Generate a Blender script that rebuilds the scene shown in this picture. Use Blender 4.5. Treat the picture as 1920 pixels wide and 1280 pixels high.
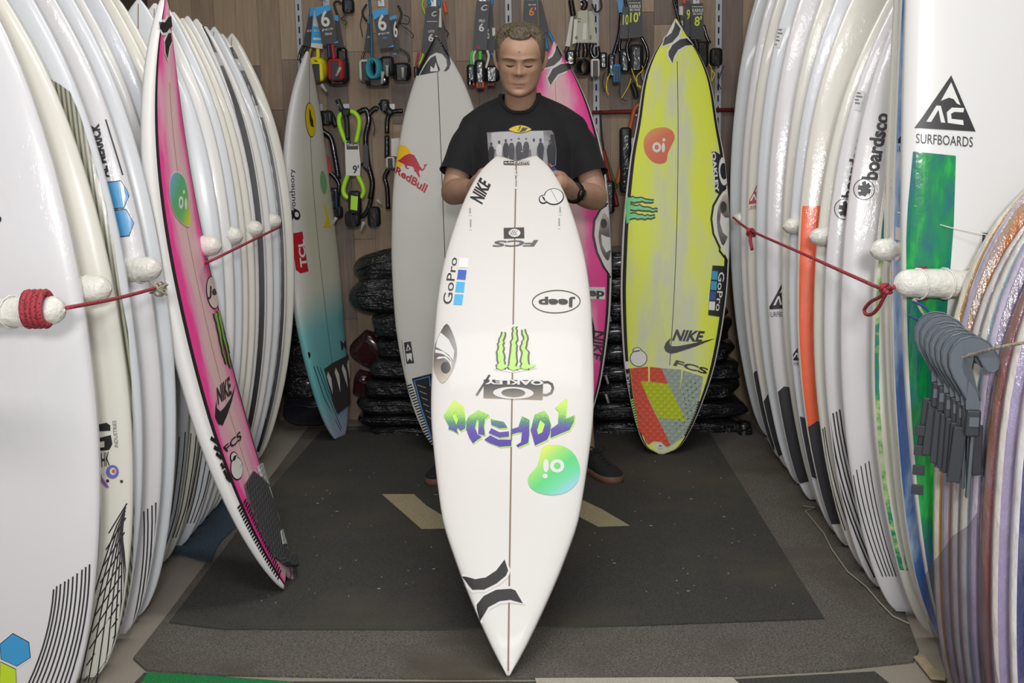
import bpy, bmesh, math, random
from mathutils import Vector, Matrix, geometry
S = bpy.context.scene
C = S.collection
for o in list(bpy.data.objects): bpy.data.objects.remove(o)
R = random.Random(7)
V = Vector
# ---------------------------------------------------------------- camera
F = 2200.0; CX = 960.0; CY = 640.0; H = 1.27
YAW, PITCH, ROLL = math.radians(1.35), math.radians(9.4), math.radians(1.1)
FW = V((-math.sin(YAW)*math.cos(PITCH), math.cos(YAW)*math.cos(PITCH), -math.sin(PITCH)))
_r = V((math.cos(YAW), math.sin(YAW), 0)); _u = _r.cross(FW)
RT = _r*math.cos(ROLL) - _u*math.sin(ROLL); UP = _u*math.cos(ROLL) + _r*math.sin(ROLL)
EYE = V((0, 0, H))
cd = bpy.data.cameras.new('camera'); cam = bpy.data.objects.new('camera', cd); C.objects.link(cam)
cd.sensor_fit = 'HORIZONTAL'; cd.sensor_width = 36; cd.lens = F/1920*36; cd.clip_start = .02
m = Matrix((RT, UP, -FW)).transposed().to_4x4(); m.translation = EYE
cam.matrix_world = m
S.camera = cam
# ---------------------------------------------------------------- world, lights, exposure
w = bpy.data.worlds.new('world'); S.world = w; w.use_nodes = True
bg = w.node_tree.nodes['Background']; bg.inputs[0].default_value = (.86, .93, 1, 1); bg.inputs[1].default_value = .85
def area(name, loc, size, energy, target, col=(1, .985, .965)):
    d = bpy.data.lights.new(name, 'AREA'); d.shape = 'RECTANGLE'; d.size, d.size_y = size; d.energy = energy; d.color = col
    o = bpy.data.objects.new(name, d); C.objects.link(o); o.location = loc
    o.rotation_euler = (V(target)-V(loc)).to_track_quat('-Z', 'Y').to_euler()
    return o
area('ceiling_lamp_light', (0, 3.2, 2.9), (1.5, .3), 22, (0, 3.2, 0))
area('ceiling_lamp_light', (0, 1.0, 2.9), (1.4, .3), 32, (0, 1.2, 0))
area('camera_flash_light', (.08, -1.1, 1.75), (.4, .25), 60, (0, 4, .8))
S.view_settings.view_transform = 'Standard'; S.view_settings.look = 'None'
S.view_settings.exposure = 0.0; S.view_settings.gamma = 1
S.view_settings.use_curve_mapping = False
# ---------------------------------------------------------------- pixel -> world
def ray(px, py): return (FW*F + RT*(px-CX) - UP*(py-CY)).normalized()
def fl(px, py, z=0.0):
    r = ray(px, py); return EYE + r*((z-H)/r.z)
def aty(px, py, y):
    r = ray(px, py); return EYE + r*(y/r.y)
def atx(px, py, x):
    r = ray(px, py); return EYE + r*(x/r.x)
def Z(x0, y0, s, pts): return [(x0+a*s, y0+b*s) for a, b in pts]
# ---------------------------------------------------------------- materials
def srgb(c):
    if isinstance(c, str): c = tuple(int(c[i:i+2], 16)/255 for i in (0, 2, 4))
    return tuple((x/12.92 if x <= .04045 else ((x+.055)/1.055)**2.4) for x in c)+(1,)
MATS = {}
class NT:
    def __init__(s, m): s.t = m.node_tree; s.n = s.t.nodes; s.b = s.n['Principled BSDF']
    def new(s, typ, **k):
        n = s.n.new(typ)
        for a, v in k.items():
            if a.startswith('i_'):
                key = a[2:]; n.inputs[int(key) if key.isdigit() else key.replace('_', ' ')].default_value = v
            else: setattr(n, a, v)
        return n
    def l(s, a, b): s.t.links.new(a, b)
    def mix(s, fac, a, b, mode='MIX'):
        n = s.n.new('ShaderNodeMix'); n.data_type = 'RGBA'; n.blend_type = mode
        for i, v in ((0, fac), (6, a), (7, b)):
            if hasattr(v, 'is_output') or isinstance(v, bpy.types.NodeSocket): s.l(v, n.inputs[i])
            else: n.inputs[i].default_value = v
        return n.outputs[2]
    def math(s, op, a, b=0.0, c=0.0):
        n = s.n.new('ShaderNodeMath'); n.operation = op
        for i, v in enumerate((a, b, c)):
            if isinstance(v, bpy.types.NodeSocket): s.l(v, n.inputs[i])
            else: n.inputs[i].default_value = v
        return n.outputs[0]
    def ramp(s, fac, stops, interp='LINEAR'):
        n = s.n.new('ShaderNodeValToRGB'); r = n.color_ramp; r.interpolation = interp
        while len(r.elements) < len(stops): r.elements.new(.5)
        for e, (p, c) in zip(r.elements, stops): e.position = p; e.color = c
        s.l(fac, n.inputs[0]); return n.outputs[0]
    def noise(s, scale, coord=None, detail=2.0, rough=.5):
        n = s.new('ShaderNodeTexNoise'); n.inputs['Scale'].default_value = scale; n.inputs['Detail'].default_value = detail
        n.inputs['Roughness'].default_value = rough
        if coord is not None: s.l(coord, n.inputs['Vector'])
        return n.outputs[0]
    def obj(s): return s.new('ShaderNodeTexCoord').outputs['Object']
    def bump(s, h, strength, dist=.01):
        n = s.new('ShaderNodeBump'); n.inputs['Strength'].default_value = strength; n.inputs['Distance'].default_value = dist
        s.l(h, n.inputs['Height']); s.l(n.outputs[0], s.b.inputs['Normal'])
def M(name, col, rough=.5, metal=0.0, coat=0.0, noise=0.0, nscale=30, bump=0.0, bscale=60, bdist=.004, alpha=1.0, trans=0.0, sss=0.0):
    if name in MATS: return MATS[name]
    m = bpy.data.materials.new(name); m.use_nodes = True; N = NT(m); b = N.b
    c = srgb(col); b.inputs['Base Color'].default_value = c; b.inputs['Roughness'].default_value = rough
    b.inputs['Metallic'].default_value = metal; b.inputs['Coat Weight'].default_value = coat; b.inputs['Coat Roughness'].default_value = .08
    b.inputs['Alpha'].default_value = alpha; b.inputs['Transmission Weight'].default_value = trans
    if sss: b.inputs['Subsurface Weight'].default_value = sss; b.inputs['Subsurface Radius'].default_value = (.012, .005, .003)
    if noise or bump: co = N.obj()
    if noise:
        f = N.noise(nscale, co, 3)
        lo = tuple(x*(1-noise) for x in c[:3])+(1,); hi = tuple(min(1, x*(1+noise)) for x in c[:3])+(1,)
        N.l(N.ramp(f, [(.3, lo), (.7, hi)]), b.inputs['Base Color'])
    if bump: N.bump(N.noise(bscale, co, 3), bump, bdist)
    MATS[name] = m; return m
def nodemat(name):
    m = bpy.data.materials.new(name); m.use_nodes = True; MATS[name] = m; return m, NT(m)
# ---------------------------------------------------------------- object helpers
def tag(o, label=None, cat=None, group=None, kind=None):
    if label: o['label'] = label
    if cat: o['category'] = cat
    if group: o['group'] = group
    if kind: o['kind'] = kind
    return o
def empty(name, loc=(0, 0, 0), label=None, cat=None, group=None, kind=None, mat=None):
    o = bpy.data.objects.new(name, None); C.objects.link(o); o.empty_display_size = .05
    if mat is not None: o.matrix_world = mat
    else: o.location = loc
    return tag(o, label, cat, group, kind)
def link(name, me, mat=None, parent=None, smooth=False):
    o = bpy.data.objects.new(name, me); C.objects.link(o)
    if mat is not None and not me.materials:
        for q in (mat if isinstance(mat, (list, tuple)) else [mat]): me.materials.append(q)
    if parent is not None: o.parent = parent
    if smooth and len(me.polygons): me.polygons.foreach_set('use_smooth', [True]*len(me.polygons))
    return o
def pydata(name, vs, fs, mat=None, parent=None, smooth=False):
    me = bpy.data.meshes.new(name); me.from_pydata([tuple(v) for v in vs], [], fs); me.update()
    return link(name, me, mat, parent, smooth)
def frombm(name, bm, mat=None, parent=None, smooth=False):
    me = bpy.data.meshes.new(name); bmesh.ops.recalc_face_normals(bm, faces=bm.faces); bm.to_mesh(me); bm.free()
    return link(name, me, mat, parent, smooth)
def copyo(o, parent, loc=None, rot=None, scale=None, mat=None):
    c = o.copy(); C.objects.link(c); c.parent = parent
    if loc is not None: c.location = loc
    if rot is not None: c.rotation_euler = rot
    if scale is not None: c.scale = scale
    if mat is not None:
        c.material_slots[0].link = 'OBJECT'; c.material_slots[0].material = mat
    return c
def bbox(bm, c, s, bev=0.0, seg=2, rot=None):
    r = bmesh.ops.create_cube(bm, size=1.0); vs = r['verts']
    bmesh.ops.scale(bm, vec=s, verts=vs)
    if bev:
        es = list({e for v in vs for e in v.link_edges})
        r2 = bmesh.ops.bevel(bm, geom=es, offset=bev, segments=seg, affect='EDGES', profile=.5)
        vs = [v for v in r2['verts']]+[v for v in vs if v.is_valid]; vs = list(set(vs))
    if rot is not None: bmesh.ops.rotate(bm, cent=(0, 0, 0), matrix=rot, verts=vs)
    bmesh.ops.translate(bm, vec=c, verts=vs)
    return vs
def box(name, c, s, mat, parent=None, bev=0.0, rot=None, smooth=False, seg=2):
    bm = bmesh.new(); bbox(bm, c, s, bev, seg, rot); return frombm(name, bm, mat, parent, smooth)
def tubebm(bm, pts, r, n=8, closed=False, cap=True, flat=1.0):
    pts = [V(p) for p in pts]; rings = []; k = len(pts); nrm = None
    for i, p in enumerate(pts):
        a = pts[i-1] if (i or closed) else pts[i]; b = pts[(i+1) % k] if (i < k-1 or closed) else pts[i]
        t = (b-a)
        t = t.normalized() if t.length > 1e-9 else V((0, 0, 1))
        if nrm is None:
            nrm = t.cross(V((0, 0, 1)))
            if nrm.length < .05: nrm = t.cross(V((0, 1, 0)))
        nrm = (nrm - t*nrm.dot(t)).normalized(); bn = t.cross(nrm)
        rr = r[i] if isinstance(r, (list, tuple)) else r
        rings.append([bm.verts.new(p + nrm*math.cos(q)*rr + bn*math.sin(q)*rr*flat) for q in (2*math.pi*j/n for j in range(n))])
    for i in range(k if closed else k-1):
        A, B = rings[i], rings[(i+1) % k]
        for j in range(n): bm.faces.new((A[j], A[(j+1) % n], B[(j+1) % n], B[j]))
    if cap and not closed: bm.faces.new(rings[0][::-1]); bm.faces.new(rings[-1])
def tube(name, pts, r, mat, parent=None, n=8, closed=False, flat=1.0):
    bm = bmesh.new(); tubebm(bm, pts, r, n, closed, True, flat); return frombm(name, bm, mat, parent, True)
def catmull(P, k=6, closed=False):
    P = [V(p) for p in P]; n = len(P); out = []
    for i in range(n if closed else n-1):
        a = P[i-1] if (i or closed) else P[0]; b = P[i]; c = P[(i+1) % n]; d = P[(i+2) % n] if (i+2 < n or closed) else P[-1]
        for j in range(k):
            t = j/k
            out.append(.5*((2*b)+(c-a)*t+(2*a-5*b+4*c-d)*t*t+(3*b-a-3*c+d)*t**3))
    if not closed: out.append(P[-1])
    return out
def sm2(P, k=5): return [(p.x, p.y) for p in catmull([(a, b, 0) for a, b in P], k, True)]
def ell(cx, cy, rx, ry, n=28, a0=0.0):
    c, s = math.cos(a0), math.sin(a0); out = []
    for i in range(n):
        q = 2*math.pi*i/n; x, y = rx*math.cos(q), ry*math.sin(q); out.append((cx+x*c-y*s, cy+x*s+y*c))
    return out
def interp(T, x):
    if x <= T[0][0]: return T[0][1]
    if x >= T[-1][0]: return T[-1][1]
    for i in range(len(T)-1):
        if T[i][0] <= x <= T[i+1][0]:
            x0, y0 = T[i]; x1, y1 = T[i+1]; h = x1-x0
            m0 = (y1-(T[i-1][1] if i else y0))/(x1-(T[i-1][0] if i else x0))
            m1 = ((T[i+2][1] if i+2 < len(T) else y1)-y0)/((T[i+2][0] if i+2 < len(T) else x1)-x0)
            t = (x-x0)/h
            return (2*t**3-3*t*t+1)*y0+(t**3-2*t*t+t)*h*m0+(-2*t**3+3*t*t)*y1+(t**3-t*t)*h*m1
def prism(bm, poly, z0, z1):
    a = [bm.verts.new((x, y, z0)) for x, y in poly]; b = [bm.verts.new((x, y, z1)) for x, y in poly]; n = len(poly)
    bm.faces.new(b); bm.faces.new(a[::-1])
    for i in range(n): bm.faces.new((a[i], a[(i+1) % n], b[(i+1) % n], b[i]))
# ---------------------------------------------------------------- lettering: filled text as 2D triangles, cached, in a 0..1 box
_TX = {}
def text2d(s, bold=0.0, shear=0.0, space=1.0):
    k = (s, bold, shear, space)
    if k in _TX: return _TX[k]
    cu = bpy.data.curves.new('t', 'FONT'); cu.body = s; cu.resolution_u = 3; cu.offset = bold; cu.shear = shear; cu.space_character = space; cu.fill_mode = 'FRONT'
    o = bpy.data.objects.new('t', cu); C.objects.link(o)
    dg = bpy.context.evaluated_depsgraph_get(); me = o.evaluated_get(dg).to_mesh()
    vs = [(v.co.x, v.co.y) for v in me.vertices]; fs = [tuple(p.vertices) for p in me.polygons]
    o.evaluated_get(dg).to_mesh_clear(); bpy.data.objects.remove(o); bpy.data.curves.remove(cu)
    xs = [v[0] for v in vs]; ys = [v[1] for v in vs]; x0, x1, y0, y1 = min(xs), max(xs), min(ys), max(ys)
    _TX[k] = ([((x-x0)/(x1-x0), (y-y0)/(y1-y0)) for x, y in vs], fs); return _TX[k]
def quadmap(q):
    bl, br, tr, tl = q
    return lambda u, v: tuple((1-u)*(1-v)*bl[i]+u*(1-v)*br[i]+u*v*tr[i]+(1-u)*v*tl[i] for i in (0, 1))
# ================================================================ setting
def carpetmat(name, c1, c2, scale, bump=.5, c3=None, s3=3):
    m, N = nodemat(name); co = N.obj(); f = N.noise(scale, co, 4, .7)
    col = N.ramp(f, [(.35, srgb(c1)), (.65, srgb(c2))])
    if c3: col = N.mix(N.ramp(N.noise(s3, co, 4, .6), [(.48, (0, 0, 0, 1)), (.68, (1, 1, 1, 1))]), col, srgb(c3))
    N.l(col, N.b.inputs['Base Color']); N.b.inputs['Roughness'].default_value = .95; N.b.inputs['Specular IOR Level'].default_value = .15
    N.bump(f, bump, .006); return m
m, N = nodemat('beige_weave'); co = N.obj()
wv = N.new('ShaderNodeTexWave', i_Scale=60.0); N.l(co, wv.inputs[0]); wv2 = N.new('ShaderNodeTexWave', bands_direction='Y', i_Scale=60.0); N.l(co, wv2.inputs[0])
wf = N.math('MULTIPLY', wv.outputs[1], wv2.outputs[1])
N.l(N.mix(wf, srgb('8f877b'), srgb('b3aa9c')), N.b.inputs['Base Color']); N.b.inputs['Roughness'].default_value = .9; N.bump(wf, .4, .003)
box('floor', (0, 2.6, -.05), (4.2, 6.2, .1), m).update_tag()
tag(bpy.data.objects['floor'], 'pale beige woven floor of the surf shop aisle', kind='structure')
def slab(name, poly, z0, z1, mat, parent=None):
    bm = bmesh.new(); prism(bm, [(p[0], p[1]) for p in poly], z0, z1); return frombm(name, bm, mat, parent)
loop = carpetmat('loop_carpet_mat', '4a4740', '86807a', 190, .8, '5d574d', 2.5)
dark = carpetmat('dark_rug_mat', '30302d', '5a5955', 330, .5, '57534a', 1.3)
lc = [fl(250, 1237), fl(275, 1259), fl(420, 1268), fl(840, 1275), fl(1300, 1273), fl(1560, 1259), fl(1712, 1243), fl(1722, 1221), V((.99, 3.1, 0)), V((.97, 5.3, 0)), V((-1.08, 5.3, 0)), fl(306, 1165)]
lc = lc[::-1] if False else lc
tag(slab('loop_carpet', lc, .0, .006, loop), 'coarse grey brown loop carpet under the dark rug, filling the aisle', 'carpet')
rg = empty('dark_rug', (0, 0, 0), 'large dark charcoal rug on the loop carpet below the white board', 'rug')
rp = [fl(318, 1172), fl(360, 1178), fl(420, 1185), fl(840, 1186), fl(1200, 1178), fl(1545, 1165), V((.745, 5.2, 0)), V((-1.0, 5.2, 0)), V((-1.03, 4.2, 0))]
slab('rug_body', rp, .006, .011, dark, rg)
crm = carpetmat('rug_stripe_mat', '9b9172', 'b5ab8b', 200, .3)
for q in ([(716, 926), (776, 926), (800, 948), (830, 966), (860, 990), (790, 991)], [(1060, 925), (1092, 937), (1130, 955), (1181, 985), (1122, 987), (1060, 955)]):
    o = slab('printed_stripe', [fl(a, b, .0115) for a, b in q], .011, .0118, crm, rg); o['label'] = 'cream stripe printed on the dark rug'
bm = bmesh.new()
for k in range(110):
    x_, y_ = R.uniform(-.9, .7), R.uniform(3.05, 4.6); a_ = R.uniform(0, 3); l_ = R.choice((.002, .003, .003, .004, .009)); bbox(bm, (x_, y_, .0122), (l_, .0018, .0014), 0, 1, Matrix.Rotation(a_, 3, 'Z') if False else None)
frombm('lint', bm, M('lint_white', 'b8b6b0', .9), rg)['kind'] = 'stuff'
fm = empty('front_mat', (0, 0, 0), 'striped mat at the bottom edge with green end and pale stripe', 'mat')
slab('mat_body', [V((-1.05, 2.1, 0)), V((.95, 2.1, 0)), fl(1640, 1262), fl(1300, 1281), fl(840, 1281), fl(520, 1281), fl(400, 1272), fl(271, 1264)], .0005, .0055, carpetmat('mat_dark', '3c3c39', '575650', 200, .5), fm)
slab('green_end', [fl(255, 1300), fl(600, 1300), fl(540, 1283), fl(400, 1273), fl(278, 1266)], .0055, .009, carpetmat('mat_green', '1e6b3a', '3c9a5c', 230, .8), fm)
slab('pale_stripe', [fl(1010, 1298), fl(1400, 1298), fl(1372, 1274), fl(1003, 1276)], .0062, .0075, carpetmat('mat_pale', 'a8a294', 'c8c2b6', 230, .5), fm)
bmat = carpetmat('blue_mat', '34414e', '4a5866', 200, .4)
tag(slab('blue_grey_mat', [fl(345, 1045), fl(395, 1060), fl(412, 1022), fl(450, 985), fl(500, 900), fl(430, 880), V((-1.3, 4.3, 0)), V((-1.3, 3.6, 0))], .0062, .0115, bmat), 'blue grey scrap of carpet under the tails of the left rack', 'mat')
tag(slab('cardboard_scrap', [fl(1712, 1240), fl(1730, 1236), fl(1750, 1262), fl(1772, 1272), fl(1772, 1285), fl(1745, 1282)], .012, .014, M('cardboard', 'a9987a', .8, noise=.15)), 'torn tan cardboard scrap on the floor by the right rack', 'cardboard')
plm = []
for i, (a, b) in enumerate((('8e7761', 'a58f78'), ('806b5a', '968372'), ('9f886d', 'b49d82'), ('716156', '85756a'))):
    mm, N = nodemat('wall_plank_wood_%d' % i); tc = N.obj(); mp = N.new('ShaderNodeMapping'); mp.inputs['Scale'].default_value = (34, 34, 2.2); N.l(tc, mp.inputs[0])
    f = N.noise(2.2, mp.outputs[0], 5, .65); N.l(N.ramp(f, [(.3, srgb(a)), (.7, srgb(b))]), N.b.inputs['Base Color']); N.b.inputs['Roughness'].default_value = .55
    N.bump(f, .15, .002); plm.append(mm)
WY = 5.46
wb = box('wall_back', (0, WY+.06, 1.4), (4.2, .1, 2.9), M('wall_joint', '4a3d33', .8)); tag(wb, 'brown wood laminate back wall behind the leashes', kind='structure')
x = -1.75; k = 0
pmesh = {}
while x < 1.75:
    z = 0; z -= R.uniform(.0, .5)
    while z < 2.75:
        h = R.choice((.62, .85, 1.1, 1.25)); z1 = min(z+h, 2.78); z0 = max(z, 0)
        if z1-z0 > .05:
            o = box('plank', (x+.0495, WY+.002, (z0+z1)/2), (.0985, .012, z1-z0-.0015), plm[R.randrange(4)]); o.parent = wb; o.matrix_parent_inverse = Matrix()
        z += h
    x += .0995
for sx, nm in ((-1.98, 'left'), (1.98, 'right')):
    tag(box('wall_'+nm, (sx, 2.6, 1.4), (.1, 6.2, 2.9), M('side_wall_paint', '4d4238', .8, noise=.08, nscale=4)), 'dark brown side wall behind the %s board rack' % nm, kind='structure')
tag(box('ceiling', (0, 3.0, 2.97), (4.2, 5.4, .08), M('ceiling_paint', 'd8d6d0', .9)), 'plain pale ceiling above the aisle', kind='structure')
for yy in (3.2, 1.0):
    lm = empty('ceiling_lamp', (0, yy, 2.93), 'fluorescent ceiling lamp over the %s of the aisle' % ('middle' if yy > 2 else 'entrance'), 'lamp')
    box('housing', (0, 0, -.0), (1.5, .34, .03), M('lamp_white', 'e8e8e4', .5), lm, .006)
# wall rails: slotted standards and red cross bars
for i, (px, z0, z1, nm) in enumerate(((562, 1.42, 2.4, 'beside the yellow and red leashes'), (954, 1.55, 2.4, 'behind the head of the man'), (1347, 1.18, 2.4, 'right of the yellow surfboard'), (1117, 1.14, 2.4, 'behind the pink board by the grey tagged leashes'))):
    p = aty(px, 60, WY-.01)
    o = empty('slotted_rail', (p.x, WY-.012, 0), 'white slotted steel wall rail '+nm, 'wall rail')
    wm = M('rail_white', 'b9bcc2', .45)
    box('rail_strip', (0, 0, (z0+z1)/2), (.03, .012, z1-z0), wm, o, .002)
    bm = bmesh.new(); z = z0+.04
    while z < z1-.03: bbox(bm, (0, -.0062, z), (.007, .002, .028)); z += .05
    s = frombm('slots', bm, M('slot_dark', '2a2a2c', .8), o); s['kind'] = 'stuff'
redm = M('bar_red', '7a2c30', .5)
for px0, px1, py, lb in ((1110, 1400, 205, 'dark red steel bar across the wall beside the yellow surfboard'), (545, 1400, -32, 'dark red steel bar along the top of the wall above the leashes')):
    a, b = aty(px0, py, WY-.03), aty(px1, py, WY-.03); a.z = b.z
    tag(tube('cross_bar', [a, b], .009, redm, None, 10), lb, 'bar')
# ================================================================ surfboards
def bwhite(name, col, wrap=0.0, rough=.3, coat=.3):
    if name in MATS: return MATS[name]
    m, N = nodemat(name); co = N.obj(); b = N.b
    c = srgb(col); N.l(N.ramp(N.noise(2.5, co, 2), [(.3, tuple(x*.97 for x in c[:3])+(1,)), (.7, c)]), b.inputs['Base Color'])
    b.inputs['Roughness'].default_value = rough; b.inputs['Coat Weight'].default_value = coat; b.inputs['Coat Roughness'].default_value = .06
    if wrap:
        mp = N.new('ShaderNodeMapping'); mp.inputs['Scale'].default_value = (1, .35, 1); N.l(co, mp.inputs[0])
        f = N.noise(26, mp.outputs[0], 5, .62); g = N.new('ShaderNodeBump'); g.inputs['Strength'].default_value = wrap; g.inputs['Distance'].default_value = .01
        N.l(f, g.inputs['Height']); N.l(g.outputs[0], b.inputs['Coat Normal']); b.inputs['Coat Weight'].default_value = 1.0; b.inputs['Coat Roughness'].default_value = .12
    return m
WH = bwhite('board_white', 'e6e4e2'); WHW = bwhite('board_white_wrapped', 'e4e1e3', .35); CRE = bwhite('board_cream', 'e6e3d8'); COOL = bwhite('board_cool_white', 'dde0e4')
COOLW = bwhite('board_cool_wrapped', 'dcdee4', .35); CREW = bwhite('board_cream_wrapped', 'e3e0d6', .35)
BLK = M('print_black', '1d1c1e', .4); BLK2 = M('carbon_black', '2c2b2f', .35, coat=.4)
SHORT = [(0, .05), (.02, .10), (.06, .135), (.15, .178), (.3, .219), (.45, .235), (.58, .231), (.7, .207), (.8, .168), (.88, .117), (.94, .067), (.98, .028), (1, .004)]
class Board:
    """A surfboard: local Y runs tail to nose, local Z is the face turned to the aisle."""
    def __init__(s, name, label, O, nose, nrm, prof=SHORT, T=.058, rock=(0.0, 0.0), mat=None, e=.55, swallow=0.0, group=None, nS=38, nR=26, cat='surfboard', bodyname='board_body', bow=0.0):
        O, nose, nrm = V(O), V(nose), V(nrm)
        for _ in (0, 1):
            Yq = (nose-O).normalized(); Zq = (nrm-Yq*nrm.dot(Yq)).normalized()
            if not _: O = O-Zq*rock[0]; nose = nose-Zq*rock[1]
        Y = (nose-O); s.L = Y.length; Y.normalize(); Zv = (nrm-Y*nrm.dot(Y)).normalized(); X = Y.cross(Zv)
        s.M = Matrix((X, Y, Zv)).transposed().to_4x4(); s.M.translation = O; s.Mi = s.M.inverted(); s.R3 = s.Mi.to_3x3()
        s.T, s.rock, s.e, s.sw = T, rock, e, swallow
        s.prof = prof; s.bow = bow
        s.root = empty(name, label=label, cat=cat, group=group, mat=s.M)
        vs, fs, at = [], [], []
        for i in range(nS+1):
            a = i/nS; t = .5-.5*math.cos(math.pi*a) if not swallow else a**1.25
            if i == 0: t = 0.0
            h, th, r = s.hw(t), s.th(t), s.rk(t)
            for j in range(nR):
                q = 2*math.pi*(j+.5)/nR; cx, sx = math.cos(q), math.sin(q)
                v = math.copysign(abs(cx)**e, cx); z = math.copysign(abs(sx)**e, sx)
                vs.append((h*v+s.bw(t), t*s.L + s.notch(t, v), r+z*th/2)); at.append((t, v, 1.0 if z > 0 else -1.0))
        for i in range(nS):
            for j in range(nR):
                a, b = i*nR+j, i*nR+(j+1) % nR; fs.append((a, a+nR, b+nR, b))
        if swallow:
            for j in range(nR//2-1): fs.append((j, j+1, nR-2-j, nR-1-j))
        else: fs.append(tuple(range(nR))[::-1])
        fs.append(tuple(range(nS*nR, nS*nR+nR)))
        o = pydata(bodyname, vs, fs, mat or WH, s.root, True); s.body = o
        A = o.data.attributes.new('bd', 'FLOAT_VECTOR', 'POINT'); A.data.foreach_set('vector', [c for p in at for c in p])
    def notch(s, t, v): return s.sw*(1-abs(v))*max(0, 1-t/.08) if s.sw else 0.0
    def bw(s, t): return s.bow*4*t*(1-t)
    def hw(s, t): return max(.003, interp(s.prof, t))
    def th(s, t): return s.T*(.12+.88*max(0, min(1, (4*t*(1-t))))**.45)
    def rk(s, t): return s.rock[0]*max(0, (.5-t)/.5)**2.2 + s.rock[1]*max(0, (t-.5)/.5)**2.4
    def surf(s, x, y):
        t = min(1, max(0, y/s.L)); v = min(1, abs(x-s.bw(t))/s.hw(t)); e = s.e
        return s.rk(t) + s.th(t)/2*max(0, 1-v**(2/e))**(e/2)
    def uv(s, px, py):
        """first hit of the pixel's ray with the curved face, in board coordinates"""
        o = s.Mi @ EYE; d = s.R3 @ ray(px, py); zt = s.T/2+max(0, *s.rock)+.002; zb = min(0, *s.rock)-.002
        k0, k1 = (zt-o.z)/d.z, (zb-o.z)/d.z; n = 24; pk = k0
        def inside(k):
            p = o+d*k; t = p.y/s.L
            return abs(p.x-s.bw(t)) <= s.hw(min(1, max(0, t))) and p.z <= s.surf(p.x, p.y)
        for i in range(n+1):
            k = k0+(k1-k0)*i/n
            if inside(k):
                a, b = pk, k
                for _ in range(12):
                    m = (a+b)/2
                    if inside(m): b = m
                    else: a = m
                p = o+d*b; return (p.x, p.y)
            pk = k
        p = o+d*((s.rk(.5)-o.z)/d.z); return (p.x, p.y)
    def place(s, name, tris, mat, parent=None, eps=.0016, grid=.025, label=None, thick=0.0):
        """tris: (verts2d in board coords, faces); laid on the curved face."""
        bm = bmesh.new(); bv = [bm.verts.new((x, y, 0)) for x, y in tris[0]]
        for f in tris[1]:
            try: bm.faces.new([bv[i] for i in f])
            except ValueError: pass
        if grid and bv:
            cs = [v.co.y for v in bm.verts]; nose = max(cs) > .84*s.L; g = .012 if nose else grid*1.2; a = math.ceil(min(cs)/g)*g; cuts = []
            while a < max(cs): cuts.append((a, V((0, 1, 0)))); a += g
            lo, hi = min(v.co.x for v in bm.verts), max(v.co.x for v in bm.verts); hm = max(abs(lo), abs(hi)); a = math.ceil(lo/.006)*.006
            while a < hi:
                if abs(a) > .13 and abs(a) > hm-.09 or nose or round(a/.006) % 3 == 0: cuts.append((a, V((1, 0, 0))))
                a += .006
            for a, no in cuts: bmesh.ops.bisect_plane(bm, geom=bm.verts[:]+bm.edges[:]+bm.faces[:], plane_co=no*a, plane_no=no)
        if thick:
            r = bmesh.ops.extrude_face_region(bm, geom=bm.faces[:]); up = {g for g in r['geom'] if isinstance(g, bmesh.types.BMVert)}
        for v in bm.verts:
            x, y = v.co.x, v.co.y; tt = min(1, max(0, y/s.L)); h = s.hw(tt)*.974; bo = s.bw(tt)
            if abs(x-bo) > h: x = math.copysign(h, x-bo)+bo
            z = s.surf(x, y); d = .002; n = V((s.surf(x-d, y)-s.surf(x+d, y), s.surf(x, y-d)-s.surf(x, y+d), 2*d)).normalized()
            v.co = V((x, y, z)) + n*(eps*1.3+(thick if thick and v in up else 0))
        if thick: bmesh.ops.recalc_face_normals(bm, faces=bm.faces)
        else:
            for f in bm.faces:
                f.normal_update()
                if f.normal.z < 0: f.normal_flip()
        me = bpy.data.meshes.new(name); bm.to_mesh(me); bm.free()
        o = link(name, me, mat, parent or s.root)
        if label: o['label'] = label
        return o
    def poly(s, name, px, mat, holes=(), parent=None, eps=.0012, label=None, grid=.025, local=False, thick=0.0):
        loops = [[(p if local else s.uv(*p)) for p in L] for L in [px]+list(holes)]
        tr = geometry.tessellate_polygon([[V((x, y, 0)) for x, y in L] for L in loops])
        return s.place(name, ([p for L in loops for p in L], [tuple(t) for t in tr]), mat, parent, eps, grid, label, thick)
    def polys(s, name, L, mat, parent=None, eps=.0012, label=None, grid=.025, local=False, thick=0.0):
        vs, fs = [], []
        for px in L:
            q = [(p if local else s.uv(*p)) for p in px]; k = len(vs); vs += q
            fs += [tuple(i+k for i in t) for t in geometry.tessellate_polygon([[V((x, y, 0)) for x, y in q]])]
        return s.place(name, (vs, fs), mat, parent, eps, grid, label, thick)
    def text(s, name, txt, quad, mat, bold=0.0, shear=0.0, space=1.0, parent=None, eps=.0014, local=False, label=None):
        vs, fs = text2d(txt, bold, shear, space); q = [(p if local else s.uv(*p)) for p in quad]; f = quadmap(q)
        return s.place(name, ([f(u, v) for u, v in vs], fs), mat, parent, eps, 0, label)
    def stroke(s, name, P, w, mat, parent=None, eps=.0013, closed=False, local=False, label=None, px=True):
        """line of width w (metres) through points on the face"""
        q = [V((*(p if local else s.uv(*p)), 0)) for p in P]; n = len(q); a, b = [], []
        for i, p in enumerate(q):
            t = (q[(i+1) % n] if (closed or i < n-1) else p)-(q[i-1] if (closed or i) else p); t.normalize(); nn = V((-t.y, t.x, 0))*w/2
            a.append((p+nn)[:2]); b.append((p-nn)[:2])
        vs = a+b; fs = [(i, (i+1) % n, n+(i+1) % n, n+i) for i in range(n if closed else n-1)]
        return s.place(name, (vs, fs), mat, parent, eps, 0, label)
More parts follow.
